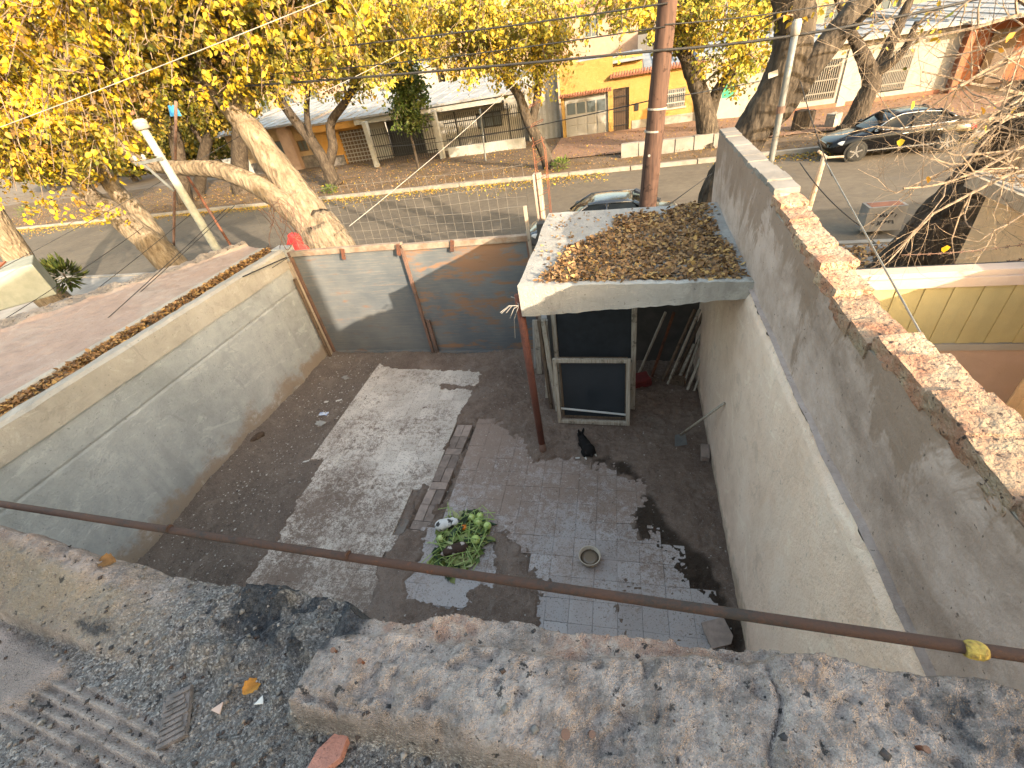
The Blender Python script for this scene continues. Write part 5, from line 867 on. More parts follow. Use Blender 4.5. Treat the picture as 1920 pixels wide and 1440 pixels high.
# ------------------------------------------------------------------ cars
def car(name, label, loc, rz, paint, glass, chrome=True):
    e = empty(name, loc, label, 'car', 'parked cars', rz); e.scale = (.85, .85, .85)
    st = [(-2.32, .52, .80, .50, .66), (-2.24, .34, .93, .74, .84), (-1.95, .24, .99, .84, .90), (-1.35, .22, 1.0, .88, .93), (-.5, .21, .97, .90, .93), (.5, .21, .95, .90, .93), (1.0, .22, .94, .885, .92), (1.5, .23, .88, .87, .91), (1.95, .27, .80, .83, .87), (2.22, .34, .71, .70, .76), (2.33, .46, .58, .46, .56)]
    m_ = MB(); v = []; ns = 12
    for (x, zb, zt, wt, wm) in st:
        zmid = zb + (zt - zb) * .55; half = [(0.0, zb), (wm * .85, zb), (wm * .985, zb + .08), (wm, zmid), (wt * .985, zt - .07), (wt * .90, zt), (0.0, zt + .035)]
        ring = [(x, y, z) for y, z in half] + [(x, -y, z) for y, z in half[-2:0:-1]]; v += ring
    k = len(v) // len(st); f = [(i * k + j, i * k + (j + 1) % k, (i + 1) * k + (j + 1) % k, (i + 1) * k + j) for i in range(len(st) - 1) for j in range(k)] + [tuple(range(k - 1, -1, -1)), tuple((len(st) - 1) * k + j for j in range(k))]
    m_.add(v, f); body = m_.build('body', paint, e, smooth=True); sb = body.modifiers.new('s', 'SUBSURF'); sb.levels = 2; sb.render_levels = 2
    wsb, wst, rt, rgb = (1.02, .93), (.30, 1.375), (-.95, 1.385), (-1.72, 1.00); by, ty = .80, .585
    roofp = MB(); xs_ = np.linspace(wst[0], rt[0], 8)
    vv = []
    for x in xs_:
        t = (x - wst[0]) / (rt[0] - wst[0]); z = 1.375 + .055 * math.sin(math.pi * (.15 + .75 * t))
        vv += [(x, ty * s * (1 - .03 * t), z + .035 * (1 - s * s) - .012 * (abs(s) > .9)) for s in np.linspace(-1, 1, 9)]
    roofp.add(vv, [(i * 9 + j, i * 9 + j + 1, (i + 1) * 9 + j + 1, (i + 1) * 9 + j) for i in range(7) for j in range(8)]); ro = roofp.build('roof', paint, e, smooth=True); sd_ = ro.modifiers.new('t', 'SOLIDIFY'); sd_.thickness = .03
    q = MB(); patch(q, (wsb[0], -by + .03, wsb[1]), (wsb[0], by - .03, wsb[1]), (wst[0], ty - .01, wst[1] + .02), (wst[0], -ty + .01, wst[1] + .02), 8, .05); q.build('windscreen', glass, e, smooth=True)
    q = MB(); patch(q, (rgb[0], by - .05, rgb[1]), (rgb[0], -by + .05, rgb[1]), (rt[0], -ty + .03, rt[1] + .01), (rt[0], ty - .03, rt[1] + .01), 8, .05); q.build('rear_window', glass, e, smooth=True)
    for s in (1, -1):
        for nm, (xa, xb_, xc, xd) in (('front_window', (.86, -.18, -.22, .26)), ('rear_side_window', (-.26, -1.30, -.98, -.30)), ('quarter_window', (-1.36, -1.62, -1.04, -1.02))):
            q = MB(); zr = 1.375; pts = [(xa, s * (by + .0), .965), (xb_, s * by, .985), (xc, s * (ty + .02), zr), (xd, s * (ty + .02), zr)]; pts = pts if s < 0 else [pts[1], pts[0], pts[3], pts[2]]; patch(q, *pts, 5, .02, off=.004); q.build(nm, glass, e, smooth=True)
        for (p0, p1, w) in (((1.02, s * .79, .93), (.30, s * .60, 1.38), .05), ((-.22, s * .80, .97), (-.26, s * .60, 1.39), .05), ((-1.74, s * .77, .99), (-1.0, s * .58, 1.385), .10), ((.30, s * .595, 1.385), (-1.0, s * .585, 1.39), .045)): q = MB(); q.tube([p0, tuple((a1 + b1) / 2 + (.02 if i == 2 else 0) for i, (a1, b1) in enumerate(zip(p0, p1))), p1], w * .62, 8); q.build('pillar', paint, e, smooth=True)
        if chrome:
            q = MB(); q.tube([(.92, s * .815, .955), (.3, s * .818, .965), (-.6, s * .818, .975), (-1.45, s * .80, .99), (-1.66, s * .765, 1.03), (-1.45, s * .71, 1.17), (-1.05, s * .635, 1.345), (-.5, s * .62, 1.40), (.1, s * .62, 1.395), (.45, s * .665, 1.29), (.92, s * .80, .975)], .022, 6); q.build('window_trim', M_CHROME, e, smooth=True)
        q = MB(); q.box(-1.05, 1.05, s * .928 - .014, s * .928 + .014, .33, .37); q.build('sill_trim', M_CHROME, e)
        q = MB(); q.lathe([(.02, 0), (.09, .012), (.11, .05), (.085, .10), (.02, .115)], 12, c=(.78, s * .93, 1.0), mat4=Matrix.Rotation(-s * math.pi / 2, 4, 'X')); q.build('wing_mirror', paint, e, smooth=True)
        q = MB(); patch(q, *( [(2.12, s * .66, .56), (1.86, s * .845, .60), (1.80, s * .83, .74), (2.10, s * .62, .68)] if s > 0 else [(1.86, s * .845, .60), (2.12, s * .66, .56), (2.10, s * .62, .68), (1.80, s * .83, .74)]), 4, .04, off=.035); q.build('headlight', M_LAMP, e, smooth=True)
        q = MB(); patch(q, *( [(-2.06, s * .85, .68), (-2.30, s * .62, .66), (-2.27, s * .60, .84), (-2.04, s * .80, .86)] if s > 0 else [(-2.30, s * .62, .66), (-2.06, s * .85, .68), (-2.04, s * .80, .86), (-2.27, s * .60, .84)]), 4, .03, off=.03); q.build('tail_light', M_TAIL, e, smooth=True)
        for hx in (.05, -1.0): q = MB(); q.tube([(hx, s * .925, .80), (hx - .18, s * .925, .81)], .014, 6); q.build('door_handle', M_CHROME, e)
        for wx in (1.40, -1.42):
            R_ = Matrix.Rotation(-s * math.pi / 2, 4, 'X'); q = MB(); q.lathe([(.385, -.02), (.385, .012), (.34, .016)], 32, c=(wx, s * .90, .33), mat4=R_); q.build('wheel_arch', M_RUB, e)
            w = MB(); w.lathe([(.21, -.22), (.30, -.23), (.325, -.20), (.325, -.02), (.30, .03), (.235, .036)], 32, c=(wx, s * .905, .325), mat4=R_); wo_ = w.build('tyre', M_RUB, e, smooth=True)
            h = MB(); h.lathe([(.235, .0), (.235, .03), (.215, .034), (.205, .01), (.03, .005)], 32, c=(wx, s * .905, .325), mat4=R_); ho_ = h.build('rim', M_DARKM, e, smooth=True)
            for a in range(5): ang = a * 2 * math.pi / 5 + .3; q = MB(); q.bar((wx, s * .936, .325), (wx + .215 * math.cos(ang), s * .938, .325 + .215 * math.sin(ang)), .055, .02, up=(0, 1, 0)); q.build('spoke', M_CHROME, ho_)
    q = MB()
    for i in range(4): q.box(2.285, 2.31, -.36, .36, .50 + i * .045, .522 + i * .045)
    q.build('grille', M_CHROME, e, kind='stuff'); return e
M_CHROME = m_paint('chrome_trim', (.62, .62, .62), .18, .5, .9); M_LAMP = m_paint('headlight_glass', (.5, .52, .55), .08, .6); M_TAIL = m_paint('red_tail_light', (.5, .01, .015), .15, .6); M_RUB = plain('tyre_rubber', (.018, .018, .018), (.025, .025, .024), 9, .85); M_DARKM = m_paint('dark_rim', (.09, .09, .09), .35, .5, .6)
cg = m_paint('car_glass', (.006, .008, .010), .08, .2)
pw = P(1597, 300, 17.75); car('parked_car', 'black sedan with chrome window trim parked across the street', (8.2, 18.5, 0), math.pi, m_paint('black_car_paint', (.003, .003, .004), .16, .22, 0, .25), cg)
car('parked_car', 'dark car whose roof shows behind the canopy slab', (-.75, 11.9, 0), math.pi - .03, m_paint('dark_blue_car_paint', (.05, .055, .065), .22, .5, .3, .6), cg, False)

# ------------------------------------------------------------------ trees
def smooth_path(pts, rad, n=6):
    """Catmull-Rom through the points"""
    out, ro = [], []; p = [Vector(q) for q in pts]; p = [p[0] * 2 - p[1]] + p + [p[-1] * 2 - p[-2]]
    for i in range(1, len(p) - 2):
        for k in range(n):
            t = k / n; a, b_, c, d = p[i - 1], p[i], p[i + 1], p[i + 2]
            out.append(.5 * ((2 * b_) + (-a + c) * t + (2 * a - 5 * b_ + 4 * c - d) * t * t + (-a + 3 * b_ - 3 * c + d) * t ** 3)); ro.append(rad[i - 1] + (rad[min(i, len(rad) - 1)] - rad[i - 1]) * t)
    out.append(p[-2]); ro.append(rad[-1]); return out, ro
def tree(name, label, limbs, bark, regions=(), boughs=40, per=5, nleaf=9, lsize=(.08, .13), pal=YEL, wts=(4, 4, 3, 2, 3), twigm='twigb', seed=1, group=None, bark_sides=16, leafmat='leaf', reach=.55, droop=.5, tw=1.0, clump=.09):
    """limbs: lists of (px, py, depth, radius) or world points; regions: (px, py, rx, ry, depth0, depth1, weight)"""
    r = np.random.default_rng(seed); rr = random.Random(seed); base = None; limb_pts = []; m_ = MB()
    for L in limbs:
        pts, rad = [], []
        for q in L:
            if isinstance(q[0], Vector): pts.append(q[0]); rad.append(q[1])
            else: pts.append(P(q[0], q[1], q[2])); rad.append(q[3])
        if base is None: base = Vector((pts[0].x, pts[0].y, 0))
        sp, sr = smooth_path(pts, rad, 7); random.seed(seed + len(limb_pts)); sp = [q + Vector((rr.uniform(-1, 1), rr.uniform(-1, 1), rr.uniform(-1, 1))) * (sr[i] * .035 if 0 < i < len(sp) - 1 else 0) for i, q in enumerate(sp)]; m_.tube(sp, sr, bark_sides, True, .05, seed); limb_pts += list(zip(sp, sr))
    e = empty(name, base, label, 'tree', group); under(m_.build('trunk', bark, smooth=True), e)
    if not regions: return e
    LP = np.array([tuple(q[0]) for q in limb_pts]); wt = np.array([g_[6] for g_ in regions], float); wt /= wt.sum(); tm = MB(); pos, axs, siz, tid = [], [], [], []; ntw = 0
    for bi in range(boughs):
        g_ = regions[r.choice(len(regions), p=wt)]; a = r.uniform(0, 6.283); rd = math.sqrt(r.uniform(0, 1)); B_ = P(g_[0] + g_[2] * rd * math.cos(a), g_[1] + g_[3] * rd * math.sin(a), r.uniform(g_[4], g_[5])); Bn = np.array(B_)
        d2 = ((LP - Bn) ** 2).sum(1) + r.uniform(0, 2.0, len(LP)); q0 = limb_pts[int(d2.argmin())][0]; L = (B_ - q0).length
        if L > 4.5: q0 = B_ + (q0 - B_).normalized() * 4.5
        up = Vector((r.normal() * .15, r.normal() * .15, .22 * min(L, 3))); mid1 = q0.lerp(B_, .35) + up; mid2 = q0.lerp(B_, .7) + up * .7; bp, br = smooth_path([q0, mid1, mid2, B_], [.020 * tw, .014 * tw, .009 * tw, .005 * tw], 4); tm.tube(bp, br, 4, False)
        for k in range(per):
            s0 = bp[int(r.uniform(.35, 1.0) * (len(bp) - 1))]; d = Vector((r.normal(), r.normal(), r.normal() * .6 - droop * .5)).normalized() * r.uniform(.35, 1.0) * reach; t1 = s0 + d * .55 + Vector((0, 0, .05)); t2 = s0 + d + Vector((0, 0, -droop * .18)); tm.tube([s0, t1, t2], [.005 * tw, .0036 * tw, .002 * tw], 3, False)
            nl = max(1, int(nleaf * r.uniform(.3, 1.8))); ntw += 1; tax = np.array([r.normal() * .7, r.normal() * .7, -droop])
            for j in range(nl):
                t = r.uniform(.25, 1.0); p = s0.lerp(t1, t * 2) if t < .5 else t1.lerp(t2, t * 2 - 1); pos.append(np.array(p) + r.normal(size=3) * clump * .5); axs.append(tax + np.array([r.normal() * .5, r.normal() * .5, -abs(r.normal()) * .5])); siz.append(r.uniform(*lsize)); tid.append(ntw - 1)
    under(tm.build('twigs', MT[twigm], kind='stuff'), e)
    if len(pos):
        pos = np.array(pos); cl = .3 * pick(pal, wts, len(pos), r, .22) + .7 * pick(pal, wts, ntw, r, .25)[np.array(tid)]; patchy = fbm(pos[:, 0] * 1.3 + pos[:, 1], pos[:, 2] * 1.3, 3, seed); cl = cl * (0.45 + 1.2 * patchy[:, None]); me = leaves_mesh('crown', pos, np.array(axs), np.array(siz), np.clip(cl, 0, 1), seed); under(link('crown', me, MT[leafmat], kind='stuff'), e)
    return e
def base_pt(px, py, d, dx=.12, r_=.4): q = P(px, py, d); return (Vector((q.x + dx, q.y, 0.0)), r_)
G1 = 'trees on the near pavement'; G2 = 'trees across the street'
dA = 7.95
tree('street_tree', 'big tan-barked tree with two long limbs rising behind the gate', [
    [base_pt(628, 470, dA, .35, .52), (612, 450, dA, .46), (590, 415, dA + .05, .36), (556, 365, dA + .1, .30), (510, 300, dA + .2, .255), (466, 240, dA + .3, .225), (430, 196, dA + .4, .20), (398, 160, dA + .4, .17), (384, 118, dA + .4, .14), (396, 70, dA + .3, .11), (425, 0, dA + .2, .08), (470, -90, dA, .05)],
    [(606, 445, dA - .05, .36), (565, 408, dA - .15, .26), (520, 372, dA - .25, .205), (455, 334, dA - .3, .17), (395, 317, dA - .35, .15), (330, 315, dA - .4, .125), (275, 308, dA - .4, .11), (236, 284, dA - .45, .09), (205, 245, dA - .5, .07), (178, 195, dA - .5, .05), (150, 120, dA - .5, .035)],
    [(430, 196, dA + .4, .14), (372, 150, dA + .5, .10), (318, 118, dA + .6, .07), (280, 60, dA + .6, .05)], [(396, 75, dA + .3, .09), (330, 40, dA, .06), (250, -10, dA - .3, .04)], [(420, 20, dA + .2, .07), (520, -10, dA, .05), (640, -30, dA, .03)]],
    MT['barkA'], [(430, 60, 170, 100, 7.0, 9.5, 3), (330, 60, 190, 120, 6.8, 9, 3), (560, 30, 150, 90, 7, 9.5, 1.6), (450, 130, 130, 70, 7.4, 9.2, .8), (200, 180, 80, 120, 7, 8, .9), (330, -120, 300, 120, 6, 9, 1.5)], 290, 6, 10, (.055, .125), np.vstack([YEL[:3] * .85, OLV[1:3], OLV[4:5], [(.17, .10, .04)]]), (3, 2.5, 2.5, 3, 2.5, 2, 2), 'twigb', 3, G1)
dB = 9.2
tree('street_tree', 'yellow-leaved tree at the left with a pale split trunk leaning left', [
    [base_pt(312, 490, dB, .4, .45), (298, 470, dB, .36), (262, 440, dB, .30), (212, 398, dB, .26), (170, 368, dB + .1, .22), (132, 318, dB + .1, .18), (100, 250, dB, .14), (80, 160, dB, .10), (60, 40, dB - .2, .06)],
    [(310, 480, dB + .35, .30), (262, 405, dB + .45, .24), (215, 355, dB + .5, .20), (190, 310, dB + .5, .17), (180, 240, dB + .4, .13), (200, 140, dB + .3, .09), (220, 30, dB, .06)], [(150, 345, dB + .1, .12), (80, 300, dB - .3, .08), (10, 250, dB - .6, .05)], [(100, 250, dB, .10), (40, 170, dB - .5, .07), (-40, 80, dB - .8, .04)]],
    MT['barkA'], [(110, 120, 200, 150, 6.8, 9.8, 4), (60, 270, 120, 80, 6.6, 9.0, 2.6), (190, 240, 90, 100, 6.8, 9.2, 2.6), (240, 60, 110, 110, 7, 9.5, 1.6), (20, 60, 150, 150, 6, 9, 1.5), (110, 380, 70, 50, 6.8, 8, .18), (10, 370, 40, 50, 6.5, 8, .4), (80, -140, 260, 120, 6, 9, 1.5)], 440, 6, 10, (.05, .135), np.vstack([YEL, [(.15, .09, .03), (.12, .13, .025)]]), (5, 4, 3, 2.4, 2.2, 2.2, 1.4), 'twigb', 4, G1)  # dark leaf colours mixed in to suggest shaded gaps inside the crown
tree('street_tree', 'tree at the left edge whose tan trunk leaves the picture', [[base_pt(95, 560, 8.2, .3, .42), (60, 520, 8.2, .34), (5, 435, 8.2, .28), (-50, 340, 8.2, .24), (-90, 220, 8.0, .18), (-100, 60, 7.6, .1)]], MT['barkA'], [(-60, 120, 120, 160, 6.5, 9, 3), (-30, 330, 60, 60, 6.5, 8, 1)], 60, 5, 9, (.08, .13), YEL, (5, 4, 2, 1, 3), 'twigb', 5, G1)
dD = 8.3
tree('street_tree', 'large grey-brown forked tree rising behind the canopy slab beside the right wall', [
    [base_pt(1342, 400, dD, -.25, .42), (1344, 385, dD, .33), (1372, 315, dD, .285), (1418, 232, dD, .255), (1456, 165, dD, .25), (1484, 95, dD, .25), (1490, 40, dD, .245), (1482, -30, dD, .23), (1465, -130, dD, .2)],
    [(1430, 235, dD + .15, .22), (1476, 185, dD + .3, .19), (1530, 112, dD + .4, .175), (1578, 52, dD + .5, .165), (1620, -5, dD + .6, .155), (1680, -100, dD + .7, .13)], [(1545, 90, dD + .4, .08), (1590, 60, dD + .3, .045), (1660, -10, dD, .03)]],
    MT['barkB'], [(1390, 20, 60, 50, 8, 9, 1), (1440, -60, 160, 60, 7.5, 9, 1)], 16, 4, 5, (.07, .11), OLV, (4, 3, 2, 4, 1), 'twigb', 6, G1)
# leafless tree on the right
dI = 8.4
bare_limbs = [[base_pt(1690, 525, dI, -.15, .62), (1712, 495, dI, .50), (1750, 440, dI, .42), (1800, 378, dI, .37), (1852, 318, dI - .1, .32), (1905, 235, dI - .3, .26), (1965, 140, dI - .5, .2), (2030, 20, dI - .8, .14)], [(1905, 235, dI - .3, .16), (1960, 230, dI - 1.0, .1), (2010, 200, dI - 2.0, .07)]]
tI = tree('bare_tree', 'leafless tree with a dark leaning trunk and pale twigs at the right', bare_limbs, MT['barkC'], group=G1, seed=9)
tw_ = MB(); R = random.Random(12)
def grow(p, d, L, rad, lev):
    pts = [p]; q = p.copy(); dd = d.copy(); ns = 5
    for i in range(ns):
        dd = (dd + Vector((R.gauss(0, .17), R.gauss(0, .17), R.gauss(0, .17) + (.05 if lev else -.03)))).normalized(); q = q + dd * (L / ns); pts.append(q.copy())
    tw_.tube(pts, [rad * (1 - .62 * i / ns) for i in range(ns + 1)], 5 if rad > .006 else 3, False)
    if lev <= 0: return
    for k in range(R.choice((4, 5, 5)) if lev > 1 else R.choice((3, 4, 5))):
        i = R.randint(1, ns); side = dd.cross(Vector((R.gauss(0, 1), R.gauss(0, 1), R.gauss(0, 1)))).normalized(); nd_ = (dd * R.uniform(.35, .8) + side * R.uniform(.5, .95)).normalized(); grow(pts[i], nd_, L * R.uniform(.42, .68), rad * (1 - .62 * i / ns) * .66, lev - 1)
for (px, py, d0, tx, ty, d1, rad) in ((1960, 205, 6.2, 1660, 280, 5.8, .030), (1990, 300, 5.6, 1600, 440, 5.2, .026), (1970, 100, 6.4, 1660, 110, 6.2, .030), (1990, 20, 6.4, 1620, 40, 6.6, .030), (1960, 320, 5.6, 1720, 560, 5.0, .02), (1985, 250, 6.0, 1580, 350, 5.6, .026), (1950, 150, 6.0, 1780, 360, 5.6, .022), (1980, 60, 6.2, 1700, 230, 5.9, .024), (1900, -60, 6.6, 1680, 90, 6.6, .022), (1800, -80, 6.8, 1600, 30, 6.8, .022), (1990, 350, 5.2, 1830, 480, 5.0, .018), (1940, 160, 7.0, 1760, 310, 6.8, .028), (1960, 180, 6.6, 1700, 190, 6.4, .028), (1940, 260, 6.3, 1680, 360, 6.0, .022), (1960, 20, 6.8, 1780, 150, 6.6, .022), (1980, 330, 5.8, 1690, 300, 5.6, .02), (1940, 210, 6.4, 1860, 420, 6.0, .02), (1990, 130, 6.0, 1810, 250, 5.6, .022)):
    a = P(px, py, d0); b_ = P(tx, ty, d1); grow(a, (b_ - a).normalized(), (b_ - a).length * .95, rad * .68, 3)
    L0 = P(1985, 130, dI - .6); tw_.tube([a, a.lerp(L0, .5) + Vector((.1, 0, .1)), L0], [rad, rad * 1.5, rad * 2.2], 6, False)
under(tw_.build('twigs', MT['twig'], kind='stuff'), tI)
r = np.random.default_rng(5); lp = np.array([tuple(P(*q)) for q in ((1715, 190, 5.9), (1880, 90, 6), (1680, 5, 6.2), (1840, 200, 5.8), (1760, 70, 6), (1905, 60, 6), (1905, 200, 5.6), (1740, 330, 5.2), (1776, 460, 5.0), (1690, 260, 5.6), (1790, 20, 6.2), (1850, 235, 5.6))]); me = leaves_mesh('last_leaves', lp, r.normal(size=(len(lp), 3)) - np.array([0, 0, 1.0]), r.uniform(.06, .10, len(lp)), pick(YEL, (3, 4, 1, 1, 3), len(lp), r), 3); under(link('last_leaves', me, MT['leaf'], kind='stuff'), tI)
# trees across the street
dE = 23.3
tree('street_tree', 'forked tree across the street before the orange house', [[base_pt(632, 362, dE, .1, .5), (626, 345, dE, .40), (612, 310, dE, .34), (585, 266, dE, .27), (545, 215, dE, .23), (517, 170, dE, .20), (500, 110, dE, .15), (480, 20, dE, .1)], [(614, 315, dE + .1, .28), (624, 275, dE + .2, .24), (620, 232, dE + .3, .21), (648, 190, dE + .2, .17), (680, 130, dE, .12), (700, 50, dE, .08)], [(585, 266, dE, .18), (575, 215, dE - .3, .14), (580, 150, dE - .5, .1)]], MT['barkC'], [(620, 70, 160, 110, 20, 26, 3), (720, 120, 110, 60, 19, 24, 1.6), (540, 90, 90, 90, 20, 25, 1.5), (700, 20, 150, 60, 18, 24, 2)], 230, 7, 12, (.11, .19), np.vstack([OLV, [(.36, .34, .05)]]), (4, 3, 2, 4, .6, 4), 'twigb', 11, G2, reach=1.1, tw=1.8, clump=.2)
dF = 21.6
tree('street_tree', 'slender forked tree across the street between the railed house and the yellow house', [[base_pt(1042, 345, dF, .05, .42), (1036, 325, dF, .33), (1018, 280, dF, .25), (990, 226, dF, .22), (972, 178, dF, .18), (945, 138, dF, .15), (925, 80, dF, .1), (900, 0, dF, .06)], [(996, 238, dF + .1, .19), (1008, 180, dF + .2, .16), (1011, 120, dF + .2, .13), (1018, 50, dF + .2, .09)]], MT['barkB'], [(900, 60, 150, 90, 19, 23.5, 3), (1000, 90, 80, 90, 20, 23, 1.6), (960, 30, 120, 60, 18.5, 23, 2), (850, 110, 80, 60, 19, 23, 1)], 190, 7, 11, (.10, .17), np.vstack([OLV, [(.36, .34, .05)]]), (5, 3, 1.5, 4, .5, 4), 'twigb', 12, G2, reach=1.0, tw=1.8, clump=.2)
dG = 22.2
tree('street_tree', 'stout tree across the street in front of the yellow house', [[base_pt(1328, 300, dG, -.05, .60), (1326, 280, dG, .46), (1326, 235, dG, .42), (1312, 175, dG, .33), (1290, 118, dG, .27), (1276, 55, dG, .2), (1282, -20, dG, .12)], [(1327, 225, dG + .1, .3), (1348, 165, dG + .2, .2), (1388, 120, dG + .3, .13), (1410, 70, dG + .2, .08)], [(1296, 130, dG, .18), (1262, 80, dG - .3, .12), (1230, 20, dG - .4, .07)]], MT['barkB'], [(1335, 50, 90, 70, 20, 24, 3), (1390, 110, 50, 60, 20, 23, 1), (1260, 40, 80, 50, 19, 23, 1.3), (1130, 20, 130, 40, 15, 20, 1.8), (1350, 10, 110, 40, 19, 23, 1.5), (1180, 70, 70, 40, 17, 21, .5)], 130, 7, 11, (.10, .17), np.vstack([OLV, [(.30, .33, .05)]]), (4, 4, 2.2, 4, .6, 4), 'twigb', 13, G2, reach=1.0, tw=1.6, clump=.2)
dH = 21.7
tree('street_tree', 'leaning forked tree behind the black car before the barred house', [[base_pt(1590, 252, dH, -.1, .5), (1598, 236, dH, .38), (1618, 192, dH, .32), (1634, 150, dH, .29), (1612, 92, dH, .2), (1590, 50, dH, .14), (1560, -30, dH, .08)], [(1634, 152, dH + .1, .25), (1662, 98, dH + .2, .2), (1688, 40, dH + .2, .16), (1720, -30, dH + .2, .1)], [(1640, 140, dH, .18), (1690, 100, dH - .3, .12), (1720, 40, dH - .4, .08)]], MT['barkC'], [(1650, 20, 130, 60, 20, 23, 1)], 16, 6, 1, (.12, .18), OLV, (4, 3, 2, 4, 1), 'twigb', 14, G2, reach=1.2, tw=2.0)
for i, (bx0, by0, tx, ty, d_, rd, lb) in enumerate(((452, 345, 470, 120, 24.5, .5, 'thick dark trunk across the street left of the forked tree'), (345, 365, 300, 170, 23.5, .42, 'dark leaning trunk across the street behind the pale mast'), (372, 360, 420, 190, 25, .36, 'dark straight trunk across the street right of the pale mast'), (235, 400, 150, 260, 22.5, .4, 'dark trunk across the street behind the split pale trunk'))):
    mx_, my_ = (bx0 + tx) / 2 + (8 if i % 2 else -10), (by0 + ty) / 2
    tree('street_tree', lb, [[base_pt(bx0, by0 + 8, d_, .05, rd * 1.2), (bx0, by0, d_, rd), (mx_, my_, d_, rd * .8), (tx, ty, d_, rd * .6), (tx + 15, ty - 80, d_, rd * .4), (tx, ty - 180, d_, rd * .2)], [(mx_, my_, d_, rd * .5), (mx_ - 45, my_ - 70, d_ - .4, rd * .36), (mx_ - 70, my_ - 150, d_ - .6, rd * .2)]], MT['barkC'], [(tx, ty - 60, 90, 80, d_ - 2.5, d_ + 2, 2), (tx - 30, ty - 120, 120, 60, d_ - 2.5, d_ + 2, 1), (tx, ty + 10, 80, 45, d_ - 2, d_ + 2, 1.2)], 130, 7, 13, (.13, .21), OLV * (.6 if i != 3 else .9), (3, 3, 3, 2, 3), 'twigb', 20 + i, G2, reach=1.2, tw=1.8, clump=.2)
DG = np.array([(.035, .065, .015), (.06, .10, .02), (.10, .13, .025)])
tree('young_tree', 'small dark green tree before the railed house', [[base_pt(790, 332, 24.3, 0, .11), (786, 322, 24.3, .085), (778, 285, 24.3, .07), (770, 250, 24.3, .06), (765, 200, 24.3, .04), (762, 140, 24.3, .02)]], MT['barkC'], [(764, 190, 42, 50, 23.4, 25.2, 3), (758, 140, 34, 40, 23.5, 25, 1.2)], 70, 6, 12, (.12, .19), DG, (3, 4, 1.5), 'twigb', 31, G2, reach=.6, tw=1.2, clump=.2)
# a far row of trees closing the view beyond the houses
for i in range(16):
    x = -86 + i * 8.4 + random.uniform(-2, 2); y = random.uniform(56, 66); h = random.uniform(6.5, 9.5); r = np.random.default_rng(200 + i); n = 1700; u = r.normal(size=(n, 3)); u /= np.linalg.norm(u, axis=1, keepdims=True); cl = np.array([0, 0, h * .68]) + u * (r.uniform(.35, 1, (n, 1)) ** .5) * np.array([4.3, 3.5, h * .36]) * (.75 + .5 * fbm(u[:, :1] * 2 + i, u[:, 2:] * 2, 3, i)); e = empty('background_tree', (x, y, 0), ('first', 'second', 'third', 'fourth', 'fifth', 'sixth', 'seventh', 'eighth', 'ninth', 'tenth', 'eleventh', 'twelfth', 'thirteenth', 'fourteenth', 'fifteenth', 'sixteenth')[i] + ' autumn tree from the left in the far row beyond the houses', 'tree', 'far row of autumn trees'); me = leaves_mesh('crown', cl, r.normal(size=(n, 3)), r.uniform(.45, .85, n), pick(OLV, (3, 3, 3, 3, 2), n, r), i); link('crown', me, MT['leaf'], e, kind='stuff'); m_ = MB(); m_.tube([(0, 0, 0), (.1, .1, h * .35), (0, 0, h * .75)], [.35, .25, .1], 8); m_.build('trunk', MT['barkC'], e)
for i, (x, y, h) in enumerate(((-54, 39, 6.5), (-47, 37.5, 5.5), (-40.5, 38.5, 6.2), (-34.5, 37.8, 5.2), (-62, 40, 6))):
    r = np.random.default_rng(300 + i); n = 2600; u = r.normal(size=(n, 3)); u /= np.linalg.norm(u, axis=1, keepdims=True); cl = np.array([0, 0, h * .55]) + u * (r.uniform(.3, 1, (n, 1)) ** .5) * np.array([3.6, 2.6, h * .48]) * (.7 + .6 * fbm(u[:, :1] * 2.5 + i, u[:, 2:] * 2.5, 3, i)); e = empty('garden_tree', (x, y, 0), ('dark olive tree at the left behind the tan house garden', 'low dark olive tree second from the left behind the far trunks', 'dark olive tree in the middle behind the far trunks', 'low dark olive tree nearest the tan house roof', 'dark olive tree furthest left beyond the street')[i], 'tree', 'dark trees behind the far trunks'); me = leaves_mesh('crown', cl, r.normal(size=(n, 3)), r.uniform(.28, .5, n), pick(OLV * .62, (2, 3, 4, 1, 3), n, r), i); link('crown', me, MT['leaf'], e, kind='stuff'); m_ = MB(); m_.tube([(0, 0, 0), (.1, .1, h * .3), (0, 0, h * .7)], [.28, .2, .08], 8); m_.build('trunk', MT['barkC'], e)
# small dark shrub and weeds on the pavements
def shrub(name, c, rad, h, n, pal, label, seed, ls=(.05, .1)):
    r = np.random.default_rng(seed); u = r.normal(size=(n, 3)); u /= np.linalg.norm(u, axis=1, keepdims=True); p = np.array([0, 0, h * .5]) + u * r.uniform(.3, 1, (n, 1)) * np.array([rad, rad, h * .5]); e = empty(name, c, label, 'shrub'); me = leaves_mesh('foliage', p, u + np.array([0, 0, .4]), r.uniform(*ls, n), pick(pal, [1] * len(pal), n, r), seed, leaf_template(.16, .05, .1)); link('foliage', me, MT['green'], e, kind='stuff'); m_ = MB(); m_.tube([(0, 0, 0), (.02, .01, h * .5)], .02, 6); m_.build('stem', MT['barkC'], e); return e
c = P(112, 508, 7.9); shrub('shrub', (c.x, c.y, max(.1, c.z - .45)), .32, .75, 260, DG * .7, 'dark spiky shrub behind the pink roof at the left', 41, (.15, .28))
for i, (px, py, s, lb) in enumerate(((60, 408, .9, 'low weedy shrub on the far side at the left edge'), (620, 362, .35, 'tuft of weeds at the foot of the forked tree'), (1052, 318, .45, 'tuft of weeds at the foot of the slender tree'))): c = PZ(px, py, .1); shrub('weed_shrub', c, s, s, 220, DG * 1.6, lb, 50 + i, (.08, .2))
